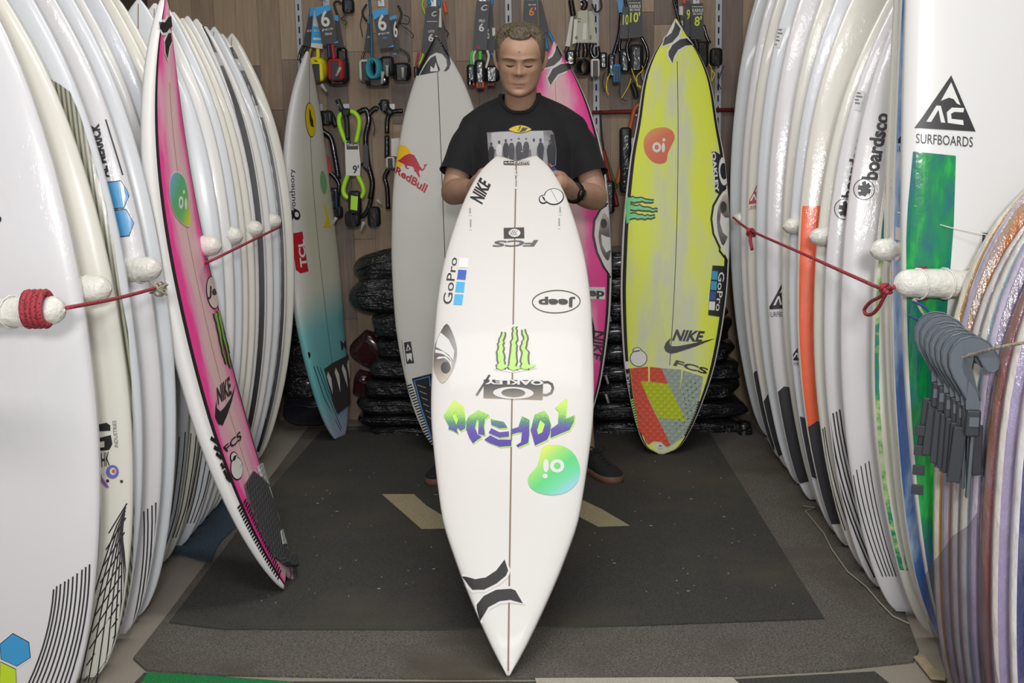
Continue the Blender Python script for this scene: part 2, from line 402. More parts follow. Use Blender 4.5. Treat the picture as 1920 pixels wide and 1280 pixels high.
    def strokes(s, name, L, w, mat, parent=None, eps=.0013, local=False, label=None):
        vs, fs = [], []
        for P in L:
            q = [V((*(p if local else s.uv(*p)), 0)) for p in P]; n = len(q); k = len(vs)
            A, B = [], []
            for i, p in enumerate(q):
                t = (q[min(i+1, n-1)]-q[max(i-1, 0)]).normalized(); nn = V((-t.y, t.x, 0))*w/2; A.append((p+nn)[:2]); B.append((p-nn)[:2])
            vs += A+B; fs += [(k+i, k+i+1, k+n+i+1, k+n+i) for i in range(n-1)]
        return s.place(name, (vs, fs), mat, parent, eps, 0, label)
    def stringer(s, mat, w=.003, t0=.01, t1=.99, eps=.0006, name='stringer'):
        n = 40; P = [(s.bw(t0+(t1-t0)*i/n), s.L*(t0+(t1-t0)*i/n)) for i in range(n+1)]
        return s.stroke(name, P, w, mat, eps=eps, local=True)
    def pinstripes(s, t0, t1, n, side, mat, v0=.3, v1=.93, w=.003, slant=.0, name='pinstripe'):
        """carbon pinstripes fanned along one rail (side -1 or 1)"""
        L = []
        for k in range(n):
            v = v0+(v1-v0)*k/(n-1); ta = t1+slant*(v-v0); P = []
            for i in range(13):
                t = t0+(ta-t0)*i/12; P.append((side*v*s.hw(t)*(1 if t > .1 else .9+t), t*s.L))
            L.append(P)
        return s.strokes(name, L, w, mat, local=True)
def px_prof(O, nose, nrm, pairs=(), left=(), right=(), tailw=.02, nosew=.003, mid=0.0):
    """half width table from edge pixels on the board plane"""
    O, nose, nrm = V(O), V(nose), V(nrm); Y = nose-O; L = Y.length; Y.normalize(); Zv = (nrm-Y*nrm.dot(Y)).normalized(); X = Y.cross(Zv)
    def loc(p):
        r = ray(*p); k = (O-EYE).dot(Zv)/r.dot(Zv); q = EYE+r*k-O; return q.dot(X), q.dot(Y)
    T = []
    for a, b in pairs:
        A, B = loc(a), loc(b); T.append(((A[1]+B[1])/2/L, abs(B[0]-A[0])/2))
    for a in left: A = loc(a); T.append((A[1]/L, -A[0]+mid))
    for a in right: A = loc(a); T.append((A[1]/L, A[0]-mid))
    T = sorted(t for t in T if .01 < t[0] < .995)
    return [(0, tailw)]+T+[(1, nosew)]
# ---------------------------------------------------------------- left rack, from the camera to the back wall
ORD = 'first second third fourth fifth sixth seventh eighth ninth tenth eleventh twelfth thirteenth fourteenth fifteenth sixteenth seventeenth eighteenth nineteenth twentieth'.split()+['twenty-first', 'twenty-second', 'twenty-third', 'twenty-fourth', 'twenty-fifth']
def prof_scale(P, k, n=1.0): return [(t, h*k*(n if t > .6 else 1)) for t, h in P]
ROUND = [(0, .012), (.012, .06), (.04, .105), (.1, .152), (.2, .195), (.33, .225), (.46, .235), (.58, .229), (.7, .205), (.8, .166), (.88, .117), (.94, .068), (.98, .03), (1, .004)]
SQUASH = [(0, .062), (.012, .083), (.05, .118), (.12, .158), (.22, .198), (.34, .226), (.46, .235), (.58, .23), (.7, .206), (.8, .167), (.88, .117), (.94, .068), (.98, .03), (1, .004)]
LR = [  # y, material, nose z, edge x, profile, description
    (2.505, WHW, 1.86, -.985, SQUASH, 'large white wrapped board with blue hexagon and lime sticker'),
    (2.595, CRE, 1.88, -1.03, SQUASH, 'cream white board showing only its thin rail'),
    (2.68, CRE, 1.80, -.985, SQUASH, 'cream board with crisscross carbon net on its tail'),
    (2.79, COOL, 1.84, -.985, SQUASH, 'white board with an olive pinstriped band down its rail'),
    (2.94, WHW, 1.84, -.983, SQUASH, 'plastic wrapped board with two blue hexagons and stencilled name'),
    (3.06, COOL, 1.86, -.985, SQUASH, 'plain cool white board with a rounded tail'),
    (3.15, COOL, 1.83, -.995, SQUASH, 'white board with a black pointed band near the nose'),
    (3.235, COOL, 1.82, -1.005, SQUASH, 'pale grey board with black pinstripes at the tail'),
    (3.32, WH, 1.80, -1.0, SQUASH, 'white board with a strip of clear tape near the nose'),
    (3.41, COOLW, 1.80, -.995, SQUASH, 'wrapped grey white board behind the leaning pink board'),
    (3.50, CRE, 1.76, -.985, SQUASH, 'cream board right behind the leaning pink board'),
    (3.575, CRE, 1.74, -.988, SQUASH, 'cream board with only a sliver of rail showing'),
    (3.655, COOL, 1.74, -.99, SQUASH, 'cool white glossy board beside the first knob past the pink board'),
    (3.735, WH, 1.735, -.985, SQUASH, 'white board with a soft grey rail'),
    (3.84, COOL, 1.74, -.985, SQUASH, 'wide pale grey board with a bright highlight by the rope'),
    (3.93, CRE, 1.73, -.987, SQUASH, 'ivory board with a small tag near the nose'),
    (4.02, CRE, 1.72, -.985, SQUASH, 'pale greenish white board with a dark carbon flash low down'),
    (4.10, WH, 1.735, -.99, SQUASH, 'slim white board just before the black railed one'),
    (4.19, WH, 1.735, -.985, SQUASH, 'white board with a full length black rail'),
    (4.30, WH, 1.72, -.985, SQUASH, 'white board right behind the black railed one'),
    (4.42, COOL, 1.73, -.985, SQUASH, 'white board with orange and blue hexagons and stencilled name'),
    (4.53, WH, 1.715, -.985, SQUASH, 'white board with a wide black band and grey tail'),
    (4.68, CRE, 1.73, -.985, SQUASH, 'last cream white board by the back wall'),
]
LB = []
for i, (y, mt, nz, ex, pf, ds) in enumerate(LR):
    cx = ex-.235+(.022 if i == 2 else 0)-(.03 if 7 <= i <= 11 else 0); yaw = math.radians(5)
    if i < 7: pf = prof_scale(pf, 1.12 if i not in (1, 6) else 1.0)
    ln = -.10 if i < 7 else (-.10+.13*(i-6)/7 if i < 13 else .03)
    b = Board('surfboard', '%s-from-front left rack board, %s' % (ORD[i], ds), (cx-.005-ln*.45, y-.02, .012), (cx+ln+(-.03 if i == 2 else 0), y+.05, nz), (math.sin(yaw), -math.cos(yaw), .0), pf, .05, (-.02, -.06), mt, group='surfboards standing in the left rack')
    LB.append(b)
STM = M('stringer_wood', '8a6a52', .5); STG = M('stringer_grey', '8b8580', .5)
for i in (7, 8, 12, 13, 15, 16, 19, 20, 22): LB[i].stringer(STG if i % 2 else STM, .003)
b = LB[0]
HEXB = M('hex_blue', '3d9cd6', .3, coat=.4); HEXL = M('hex_lime', 'c4e02c', .3, coat=.4); HEXO = M('hex_orange', 'f08a3c', .35); PBK = M('sticker_edge', '23212f', .4); PWH = M('sticker_white', 'e6e4e1', .55)
def hexs(b, P, mat, border=True, k=1.08, name='hexagon_sticker'):
    cx = sum(p[0] for p in P)/len(P); cy = sum(p[1] for p in P)/len(P); gr = lambda f: [(cx+(a-cx)*f, cy+(c-cy)*f) for a, c in P]
    o = b.poly(name, gr(k*1.05) if border else gr(k), PWH if border else PBK)
    if border: b.poly('sticker_outline', gr(1.05), PBK, parent=o, eps=.0016)
    b.poly('sticker_face', P, mat, parent=o, eps=.002); return o
hexs(b, [(25, 1187), (54, 1203), (57, 1231), (32, 1247), (3, 1234), (1, 1207)], HEXB)
hexs(b, [(2, 1240), (30, 1254), (32, 1300), (0, 1300)], HEXL)
P0 = [(101, 1104), (107, 1098), (114, 1094), (122, 1089), (129, 1085), (137, 1080), (145, 1074), (154, 1067), (161, 1062), (168, 1057)]
P1 = [(54, 1280), (61, 1280), (69, 1280), (77, 1280), (86, 1280), (95, 1280), (104, 1280), (113, 1280), (121, 1280), (129, 1280)]
def stripes_px(b, A, B, bow=8, w=.0035, name='pinstripe', n=8, mat=BLK2):
    L = []
    for a, c in zip(A, B): L.append([(a[0]+(c[0]-a[0])*t+bow*4*t*(1-t), a[1]+(c[1]-a[1])*t) for t in (k/n for k in range(n+1))])
    o = b.strokes(name, L, w, mat); o['kind'] = 'stuff'; return o
stripes_px(b, P0, P1, 9)
b.poly('black_dot', ell(-3, 411, 6, 7), BLK)
# crisscross tail
b = LB[2]; L = []
for k in range(9):
    x0 = 236-k*1.0; L.append([(x0+(128+k*16-x0)*t**.8, 950+k*6+(1300-950)*t) for t in (i/10 for i in range(11))])
for k in range(16):
    y0 = 955+k*27; L.append([(238-k*2.2, y0-12), (238-k*2.2-34-k*3.0, y0+44+k*4)])
for P in L: pass
b.strokes('carbon_net', L, .003, BLK2, label='crisscross carbon net over the tail')['kind'] = 'stuff'
b.poly('logo_block', [(181, 796), (200, 792), (207, 797), (207, 807), (181, 808)], BLK); b.poly('logo_block', [(181, 822), (208, 815), (211, 832), (205, 843), (181, 845)], BLK, holes=[[(184, 828), (196, 826), (196, 838), (184, 839)]])
b.text('lettering', 'INDUSTRIES', [(222, 838), (218, 788), (211, 788), (215, 838)], M('print_grey', '5a5a5e', .5))
b.text('lettering', 'UHK', [(183, 878), (206, 872), (205, 846), (182, 850)], BLK, .01)
b.poly('logo_ring', ell(211, 884, 12, 13, 20), M('ink_violet', '6f6db6', .5), holes=[ell(212, 883, 6, 7, 14)]); b.poly('logo_dot', ell(213, 883, 3.4, 3.6, 12), M('ink_red', 'd25a52', .5))
b.poly('brush_mark', [(181, 880), (186, 876), (192, 895), (205, 913), (199, 914), (186, 897), (181, 905)], M('ink_violet2', '8a62b0', .5))
for q in ((202, 901), (228, 902)): b.poly('fin_plug', ell(*q, 3, 3, 12), BLK2)
# olive banded
b = LB[3]
m, N = nodemat('olive_pinstripe'); at = N.new('ShaderNodeAttribute'); at.attribute_name = 'bd'; sp = N.new('ShaderNodeSeparateXYZ'); tcb = N.obj(); N.l(tcb, sp.inputs[0])
f = N.math('GREATER_THAN', N.math('FRACT', N.math('MULTIPLY', sp.outputs[0], 105.0)), .45); N.l(N.mix(f, srgb('5d5c4a'), srgb('a6a490')), N.b.inputs['Base Color']); N.b.inputs['Roughness'].default_value = .25
OL = [(91, 146), (112, 158), (131, 172), (150, 215), (176, 300), (198, 380), (214, 460), (226, 545), (240, 620), (246, 700), (249, 780), (250, 860), (252, 960), (249, 1060), (240, 1140), (226, 1216), (211, 1200), (205, 1150), (225, 1060), (234, 960), (236, 860), (232, 740), (222, 640), (206, 530), (190, 440), (165, 340), (138, 250), (110, 190)]
b.poly('pinstriped_band', OL, m, grid=.02, label='olive band of fine pinstripes down the rail')
b = LB[4]
b.text('lettering', 'AL MERRICK', [(206, 332), (186, 231), (168, 233), (190, 336)], BLK, .05)
b.strokes('underline', [[(194, 337), (163, 236)], [(230, 328), (198, 224)]], .0035, BLK)
hexs(b, [(198, 343), (226, 340), (242, 364), (232, 389), (206, 391)], HEXB, False); hexs(b, [(210, 396), (236, 393), (250, 418), (242, 441), (220, 443)], HEXB, False)
A = [(x, 958-(x-270)*.75) for x in (270, 277, 285, 292, 298, 303)]; stripes_px(b, A, [(241, 1202), (247, 1202), (252, 1201), (258, 1195), (263, 1186), (268, 1175)], 10)
b = LB[6]
b.poly('black_rail_band', [(131, -5), (145, -5), (168, 30), (192, 62), (214, 110), (232, 150), (243, 174), (238, 177), (228, 155), (206, 112), (182, 68), (158, 32)], BLK2, grid=.02)
L = []
for k in range(15):
    t = .03+.013*k; h = b.hw(t); L.append([(.80*h, t*b.L), (.965*h, t*b.L)])
b.strokes('tail_tick', L, .0035, BLK2, local=True, label='short black ticks up the tail rail')['kind'] = 'stuff'
for bi, n_ in ((7, 6), (8, 6), (9, 7), (10, 7), (11, 6), (12, 6)): LB[bi].pinstripes(.045, .2, n_, 1, BLK2, .5 if bi > 5 else .55, .965, .003, .09)['kind'] = 'stuff'
LB[8].poly('clear_tape', [(240, 133), (266, 127), (274, 165), (252, 176)], M('tape', 'cfcfc4', .3, alpha=.8))
LB[5].poly('sticker_face', ell(269, 289, 5, 4), HEXB); LB[7].poly('red_diamond', [(312, 1046), (317, 1039), (322, 1044), (315, 1056)], M('ink_red2', 'e0452f', .4))
LB[15].poly('price_tag', [(357, 60), (366, 61), (367, 78), (361, 77)], M('tag_grey', '9a9a98', .6)); LB[16].poly('carbon_flash', [(487, 700), (497, 680), (490, 740), (478, 775), (480, 735)], BLK2)
# black railed board and black banded board: band follows the rail
def railband(b, side, v0, v1, t0, t1, mat, name):
    n = 36; A = []; B = []
    for i in range(n+1):
        t = t0+(t1-t0)*i/n; A.append((side*v0*b.hw(t), t*b.L)); B.append((side*v1*b.hw(t), t*b.L))
    return b.place(name, (A+B, [(i, i+1, n+1+i+1, n+1+i) for i in range(n)]), mat, None, .0012, 0)
railband(LB[18], 1, .86, .995, .03, .985, BLK2, 'black_rail_band'); railband(LB[21], 1, .74, .97, .05, .97, BLK2, 'black_rail_band')
LB[21].poly('grey_tail_patch', [(535, 655), (522, 655), (508, 760), (490, 830), (500, 835), (520, 770)], M('patch_grey', '4a4a50', .4))
b = LB[20]
b.text('lettering', 'AL MERRICK', [(517, 287), (502, 226), (490, 229), (506, 289)], BLK, .02); b.strokes('underline', [[(519, 286), (505, 224)]], .003, BLK)
hexs(b, [(508, 292), (518, 290), (525, 302), (520, 318), (513, 318)], HEXO, False); hexs(b, [(513, 321), (524, 320), (529, 335), (518, 345)], M('hex_teal', '3f8fc0', .4), False)
b = LB[21]
for q in ([(504, 447), (512, 445), (512, 457), (504, 458)], [(504, 462), (513, 461), (513, 472), (505, 473)], [(506, 478), (514, 478), (514, 491), (507, 491)]): b.poly('logo_block', q, BLK)
b.poly('logo_triangle', [(507, 502), (515, 506), (508, 510)], BLK); b.poly('logo_triangle', [(507, 513), (517, 519), (508, 527)], M('ink_blue', '3c6cb4', .4))
# ---------------------------------------------------------------- right rack, from the back wall to the camera
RR = [  # y, material, nose z, edge x, description
    (5.03, COOL, 2.2, .815, 'cool white board beside the yellow board'),
    (4.64, WHW, 2.16, .795, 'pale pinkish white wrapped board with carbon tail patch'),
    (4.50, CRE, 2.12, .795, 'white board with a red triangle logo'),
    (4.29, COOL, 2.1, .79, 'bluish white board with a grey price sticker'),
    (4.09, WHW, 2.05, .79, 'wrapped white with black triangle logo and carbon tail'),
    (3.90, CREW, 1.98, .805, 'wrapped ivory board showing a thin rail'),
    (3.72, COOLW, 1.90, .79, 'wrapped grey white board before the orange panelled one'),
    (3.60, CREW, 1.84, .79, 'board with a bright orange panel and carbon tail'),
    (3.38, CREW, 1.72, .792, 'wrapped ivory board behind the lettered pair'),
    (3.25, WHW, 1.73, .79, 'lettered white board with five dark tail pinstripes'),
    (3.07, WHW, 1.78, .79, 'lettered white board with thin tail lines'),
    (2.92, CRE, 1.72, .83, 'board with green tie-dye rail'),
]
RB = []
for i, (y, mt, nz, ex, ds) in enumerate(RR):
    cx = ex+.235; yaw = math.radians(-4)
    RB.append(Board('surfboard', '%s-from-back right rack board, %s' % (ORD[i], ds), (cx-.01, y-.04, .012), (cx+.02, y+.09, nz), (math.sin(yaw), -math.cos(yaw), 0), SQUASH, .05, (-.02, -.06), mt, group='surfboards standing in the right rack'))
def aclogo(b, q, mat, red=False):
    """triangle logo with two letters, given as quad bl br tr tl in pixels"""
    f = quadmap(q); tri = [(0, .22), (1, .22), (.58, 1)]
    o = b.poly('triangle_logo', [f(*p) for p in tri], mat, label='triangle logo with a curling wave and two letters')
    b.polys('logo_wave', [[f(*p) for p in ((.58, .9), (.74, .58), (.68, .60), (.63, .66), (.55, .68), (.42, .63))]], PWH, parent=o, eps=.0018)
    b.polys('logo_letter', [[f(*p) for p in ((.19, .32), (.27, .32), (.385, .5), (.43, .32), (.5, .32), (.42, .56), (.35, .56))], [f(*p) for p in ((.8, .54), (.6, .54), (.52, .47), (.54, .32), (.8, .3), (.79, .37), (.6, .38), (.59, .45), (.64, .48), (.79, .48))]], PWH, parent=o, eps=.0018)
    b.text('lettering', 'SURFBOARDS', [f(.03, 0), f(.96, 0), f(.96, .14), f(.03, .14)], mat, .0)
RED = M('ink_logo_red', 'b23a38', .4)
aclogo(RB[2], [(1398, 394), (1440, 388), (1438, 338), (1399, 344)], RED)
aclogo(RB[4], [(1440, 594), (1492, 592), (1492, 520), (1440, 528)], BLK)
aclogo(RB[6], [(1478, 684), (1520, 684), (1520, 640), (1478, 644)], BLK)
CAR = M('carbon_patch', '37363b', .38, coat=.3, noise=.1, nscale=300)
RB[1].poly('carbon_tail_patch', [(1407, 708), (1416, 695), (1440, 700), (1452, 845), (1436, 838), (1420, 770)], CAR)
RB[2].poly('carbon_tail_patch', [(1432, 752), (1440, 738), (1462, 745), (1472, 850), (1452, 860), (1440, 800)], CAR)
RB[4].poly('carbon_tail_patch', [(1444, 748), (1470, 724), (1520, 730), (1535, 895), (1502, 906), (1473, 896), (1456, 820)], CAR)
RB[6].poly('carbon_tail_patch', [(1488, 792), (1500, 780), (1530, 790), (1540, 900), (1510, 890)], CAR)
ORG = bwhite('orange_panel', 'ff6a3a', .4)
RB[7].poly('orange_panel', [(1492, 388), (1496, 386), (1560, 386), (1575, 790), (1560, 940), (1532, 930), (1512, 850), (1499, 780), (1492, 640)], ORG, grid=.03)
RB[7].poly('carbon_tail_patch', [(1504, 824), (1515, 800), (1532, 789), (1570, 792), (1590, 980), (1556, 984), (1532, 930), (1512, 860)], CAR, eps=.0018)
# lettering board co
for b, q, lq in ((RB[9], (1582, 390, 19), [(1590, 366), (1616, 250), (1594, 252), (1568, 364)]), (RB[10], (1619, 354, 19), [(1646, 328), (1668, 204), (1642, 206), (1616, 326)])):
    pass
def bco(b, cx, cy, r, q):
    b.poly('round_emblem', ell(cx, cy, r, r), BLK, holes=[ell(cx, cy, r*.93, r*.93)])
    L = [[(cx-r*.55, cy-r*.1-r*.1), (cx-r*.2, cy-r*.15), (cx+r*.05, cy-r*.35), (cx-r*.0, cy-r*.6), (cx+r*.1, cy-r*.6)], [(cx-r*.5, cy+r*.45), (cx-r*.1, cy+r*.3), (cx, cy), (cx+r*.2, cy-r*.2), (cx+r*.55, cy-r*.45)], [(cx-r*.05, cy+r*.62), (cx+r*.1, cy+r*.3), (cx+r*.35, cy+r*.15), (cx+r*.6, cy+r*.2)], [(cx-r*.25, cy-r*.1), (cx+r*.3, cy+r*.1)]]
    b.strokes('emblem_mark', L, .012, BLK)
    b.text('lettering', 'boardsco', q, M('print_dark', '3a3a40', .45), .035)
bco(RB[9], 1584, 392, 20, [(1600, 372), (1624, 258), (1602, 254), (1577, 370)]); bco(RB[10], 1620, 355, 20, [(1645, 338), (1668, 214), (1640, 210), (1615, 336)])
stripes_px(RB[9], [(1551, 784), (1555, 779), (1562, 774), (1568, 771), (1574, 767)], [(1640, 1082), (1648, 1085), (1656, 1086), (1662, 1085), (1668, 1083)], -14, .0042)
stripes_px(RB[10], [(1600, 890), (1606, 880), (1614, 873), (1622, 868), (1629, 864)], [(1655, 1080), (1662, 1080), (1668, 1080), (1674, 1080), (1680, 1080)], -6, .0028)
stripes_px(RB[8], [(1543, 803), (1546, 800)], [(1585, 994), (1592, 990)], -6, .0028)
TAGM = M('paper_tag', 'd9d7d3', .6); INK = M('tag_ink', '6b6b6f', .6)
def ptag(b, q, rows=4):
    f = quadmap(q); o = b.poly('price_sticker', q, TAGM)
    b.polys('printed_line', [[f(.1, v), f(.1+w, v), f(.1+w, v+.07), f(.1, v+.07)] for v, w in ((.85, .5), (.68, .7), (.5, .4), (.33, .6), (.12, .4))[:rows]], INK, parent=o, eps=.0018)
ptag(RB[0], [(1380, 97), (1390, 97), (1396, 62), (1386, 62)]); ptag(RB[3], [(1448, 89), (1462, 91), (1473, 53), (1459, 51)], 5); ptag(RB[8], [(1584, 152), (1594, 154), (1603, 112), (1594, 112)]); ptag(RB[9], [(1602, 206), (1613, 208), (1623, 172), (1602, 170)])
m, N = nodemat('green_tiedye'); co = N.obj(); f = N.noise(14, co, 4, .6); N.l(N.ramp(f, [(.3, srgb('2f6f9a')), (.45, srgb('1f8f62')), (.55, srgb('b9d48a')), (.7, srgb('e2e2d2'))]), N.b.inputs['Base Color']); N.b.inputs['Roughness'].default_value = .25
railband(RB[11], -1, .72, .995, .1, .78, m, 'tie_dye_rail')
# long boards
LONG = [(0, .02), (.01, .07), (.03, .115), (.08, .17), (.16, .215), (.28, .253), (.42, .27), (.58, .272), (.72, .262), (.84, .235), (.92, .19), (.97, .13), (1, .02)]
m, N = nodemat('blue_wash'); at = N.new('ShaderNodeAttribute'); at.attribute_name = 'bd'; sp = N.new('ShaderNodeSeparateXYZ'); N.l(at.outputs['Vector'], sp.inputs[0]); co = N.obj()
mp = N.new('ShaderNodeMapping'); mp.inputs['Scale'].default_value = (9, 1.4, 1); N.l(co, mp.inputs[0]); f = N.noise(1.6, mp.outputs[0], 5, .62)
body = N.ramp(N.math('ADD', f, N.math('MULTIPLY', N.math('SUBTRACT', .42, sp.outputs[0]), .22)), [(.36, srgb('d8dee8')), (.46, srgb('9fbbe0')), (.56, srgb('4f7cc0')), (.7, srgb('3560b0'))])
edge = N.math('LESS_THAN', sp.outputs[1], -.985); N.l(N.mix(edge, body, srgb('e3e1da')), N.b.inputs['Base Color']); N.b.inputs['Roughness'].default_value = .2; N.b.inputs['Coat Weight'].default_value = .6
BLUEW = m
def longb(y, ex, nz, mat, ds, xn=.02, T=.07):
    cx = ex+.27
    return Board('longboard', ds, (cx-.02, y-.05, .012), (cx+xn, y+.08, nz), (-.05, -1, 0), LONG, T, (-.02, -.05), mat, cat='surfboard', group='tall longboards in the right rack')
LG = [longb(2.84, .815, 2.75, CRE, 'tall cream longboard with a small black band, standing behind the blue one', .06), longb(2.745, .805, 2.8, BLUEW, 'tall white longboard washed in blue, beside the green panelled one', .05), longb(2.56, .79, 2.9, WH, 'tall white longboard with black triangle logo and green panel', .0)]
railband(LG[0], -1, .80, .998, .725, .735, BLK2, 'black_band')
aclogo(LG[1], [(1678, 284), (1750, 288), (1750, 214), (1680, 210)], BLK)
for q in ([(1650, 416), (1690, 428), (1690, 452), (1650, 440)], [(1648, 486), (1700, 450), (1700, 478), (1648, 506)]): LG[1].poly('white_cross_band', q, PWH)
aclogo(LG[2], [(1714, 268), (1828, 276), (1832, 142), (1716, 140)], BLK)
m, N = nodemat('green_panel'); co = N.obj(); mp = N.new('ShaderNodeMapping'); mp.inputs['Scale'].default_value = (9, 2.2, 1); N.l(co, mp.inputs[0]); f = N.noise(1.5, mp.outputs[0], 4, .6)
N.l(N.ramp(f, [(.34, srgb('3b5f8c')), (.43, srgb('17706a')), (.52, srgb('128a4e')), (.62, srgb('2fc24a')), (.72, srgb('8fd0a0'))]), N.b.inputs['Base Color']); N.b.inputs['Roughness'].default_value = .15
g2 = N.noise(60, co, 3); N.bump(g2, .12, .004)
LG[2].poly('green_panel', [(1712, 284), (1792, 292), (1788, 420), (1774, 600), (1768, 800), (1760, 1000), (1764, 1200), (1770, 1290), (1752, 1210), (1728, 1110), (1708, 1000), (1695, 850), (1693, 700), (1696, 500), (1703, 380)], m, grid=.03)
ptag(LG[2], [(1836, 474), (1874, 474), (1874, 436), (1838, 432)], 2); LG[2].text('lettering', 'h', [(1841, 456), (1856, 458), (1857, 438), (1842, 436)], BLK, .03)
# ================================================================ display boards
def gradmat(name, p0, p1, stops, rough=.3, dither=0.0, dscale=200):
    m, N = nodemat(name); co = N.obj(); d = V((p1[0]-p0[0], p1[1]-p0[1], 0)); L2 = d.length_squared
    dp = N.new('ShaderNodeVectorMath', operation='DOT_PRODUCT'); N.l(co, dp.inputs[0]); dp.inputs[1].default_value = d/L2
    f = N.math('SUBTRACT', dp.outputs['Value'], (p0[0]*d.x+p0[1]*d.y)/L2)
    if dither: f = N.math('ADD', f, N.math('MULTIPLY', N.math('SUBTRACT', N.noise(dscale, co, 2), .5), dither))
    N.l(N.ramp(f, [(p, srgb(c)) for p, c in stops]), N.b.inputs['Base Color']); N.b.inputs['Roughness'].default_value = rough; return m
def bordered(b, name, px, mat, w=.012, bm=None, **k):
    o = b.poly(name, px, mat, eps=.0022, **k); b.stroke('white_border', px, w, bm or PWH, parent=o, eps=.0016, closed=True); return o
def claws(b, spines, wid, mat, ol, seed=1, name='claw_mark', k=1.35):
    r = random.Random(seed); o = None
    G = []; K = []
    for sp in spines:
        P = [V((x, y, 0)) for x, y in sp]; Q = catmull(P, 4); n = len(Q); A, B, A2, B2 = [], [], [], []
        for i, p in enumerate(Q):
            t = (Q[min(i+1, n-1)]-Q[max(i-1, 0)]).normalized(); nn = V((-t.y, t.x, 0)); u = i/(n-1)
            w = wid*(1-u*.78)*(1+.3*(r.random()-.5)); j = (r.random()-.5)*wid*.25; e = wid*.22+.6
            A.append((p+nn*(w/2+j))[:2]); B.append((p-nn*(w/2-j))[:2]); A2.append((p+nn*(w/2+j+e))[:2]); B2.append((p-nn*(w/2-j+e))[:2])
        G.append(A+B[::-1]); K.append(A2+B2[::-1])
    o = b.polys(name, K, ol, eps=.0016, label='claw scratch logo'); b.polys('claw_fill', G, mat, parent=o, eps=.0024); return o
def monkey(b, cx, cy, rx, ry, hx, hy, hr, a0=0.0, line=None, hry=None):
    hry = hry or hr
    o = b.poly('round_face_sticker', ell(cx, cy, rx, ry, 30, a0), BLK); b.poly('head_outline', ell(hx, hy, hr, hry, 20, a0), BLK, parent=o, eps=.0013)
    b.poly('sticker_face', ell(cx, cy, rx*.9, ry*.9, 30, a0), PWH, parent=o, eps=.002); b.poly('sticker_head', ell(hx, hy, hr*.78, hry*.78, 20, a0), PWH, parent=o, eps=.0021)
    return o
def oi(b, blob, mat, o_c, o_r, i_c, i_r, d_c, d_r, rim=False):
    o = b.poly('round_logo', sm2(blob, 4), mat, eps=.0018)
    if rim: b.stroke('white_border', sm2(blob, 3), .006, PWH, parent=o, eps=.0014, closed=True)
    b.poly('letter_o', ell(*o_c, *o_r, 22), PWH, holes=[ell(*o_c, o_r[0]*.48, o_r[1]*.5, 18)], parent=o, eps=.0024)
    b.poly('letter_i', ell(*i_c, *i_r, 16), PWH, parent=o, eps=.0024); b.poly('letter_dot', ell(*d_c, *d_r, 14), PWH, parent=o, eps=.0024); return o
def eyesticker(b, P, cuts, iris, name='eye_logo'):
    ys = [b.uv(*p)[1] for p in P]
    o = b.poly(name, P, gradmat('eye_grey_%d' % len(MATS), (0, min(ys)), (0, max(ys)), [(0, '55504e'), (.3, '8a8583'), (.55, '6f6a69'), (.85, 'b9ada0'), (1, 'cfc4b4')], .25), eps=.0018, label='almond shaped grey eye logo')
    for c in cuts: b.poly('eye_cut', c, PWH, parent=o, eps=.0024)
    b.poly('iris', ell(*iris, 20), M('iris_dark', '4c4747', .3), parent=o, eps=.0024); return o
def padmat(name, col):
    m, N = nodemat(name); co = N.obj(); rt = N.new('ShaderNodeMapping'); rt.inputs['Rotation'].default_value = (0, 0, .75); N.l(co, rt.inputs[0])
    a = N.new('ShaderNodeTexWave', i_Scale=15.0); bq = N.new('ShaderNodeTexWave', bands_direction='Y', i_Scale=15.0); N.l(rt.outputs[0], a.inputs[0]); N.l(rt.outputs[0], bq.inputs[0])
    f = N.math('MULTIPLY', a.outputs[1], bq.outputs[1]); c = srgb(col)
    N.l(N.mix(f, tuple(x*.78 for x in c[:3])+(1,), c), N.b.inputs['Base Color']); N.b.inputs['Roughness'].default_value = .75; N.bump(f, .55, .006); return m
STB = M('stringer_brown', '8c7460', .5); STD = M('stringer_dark', '4a3c30', .5)
# ---------------- white board held by the man, bottom side to the camera, nose on the floor
nz = fl(953, 1266, .013); tl = aty(968.5, 291, 4.06)
nrm = V((0, -1, .9))
pairs = [((900, 327), (1033, 320)), ((872, 380), (1063, 380)), ((838, 480), (1092, 480)), ((822, 560), (1104.5, 560)), ((813.5, 650), (1110, 650)), ((808.5, 740), (1112, 740)), ((809, 800), (1110.5, 800)), ((814.6, 860), (1104, 860)), ((825, 940), (1093, 940)), ((834, 991), (1083, 991)), ((855, 1057), (1058, 1057)), ((866.6, 1090), (1044, 1090)), ((894.5, 1155), (1015, 1155)), ((924, 1221), (981, 1221))]
pf = px_prof(tl, nz, nrm, pairs, tailw=.066, nosew=.004)
CB = Board('surfboard', 'white sponsor covered surfboard held upright by the man, nose on rug', tl, nz, nrm, pf, .056, (-.03, -.02), bwhite('board_bright_white', 'e6e3de', rough=.42, coat=.08), swallow=.034, nS=60, nR=34)
CB.stringer(STB, .0045, .03, .995)
K6 = lambda p: Z(800, 280, 1/6, p); K2 = lambda p: Z(800, 470, .1797, p); K3 = lambda p: Z(800, 690, .1954, p); K8 = lambda p: Z(760, 860, .328, p)
GRY = M('foil_grey', '4b4745', .6); GRD = M('foil_dark', '2e2c2c', .55)
b = CB
o = b.poly('maker_label', K6([(865, 138), (1160, 138), (1160, 174), (865, 174)]), PWH); b.stroke('label_border', K6([(866, 139), (1159, 139), (1159, 173), (866, 173)]), .002, BLK, parent=o, eps=.002, closed=True)
b.poly('label_block', K6([(866, 139), (980, 139), (980, 173), (866, 173)]), BLK, parent=o, eps=.0019)
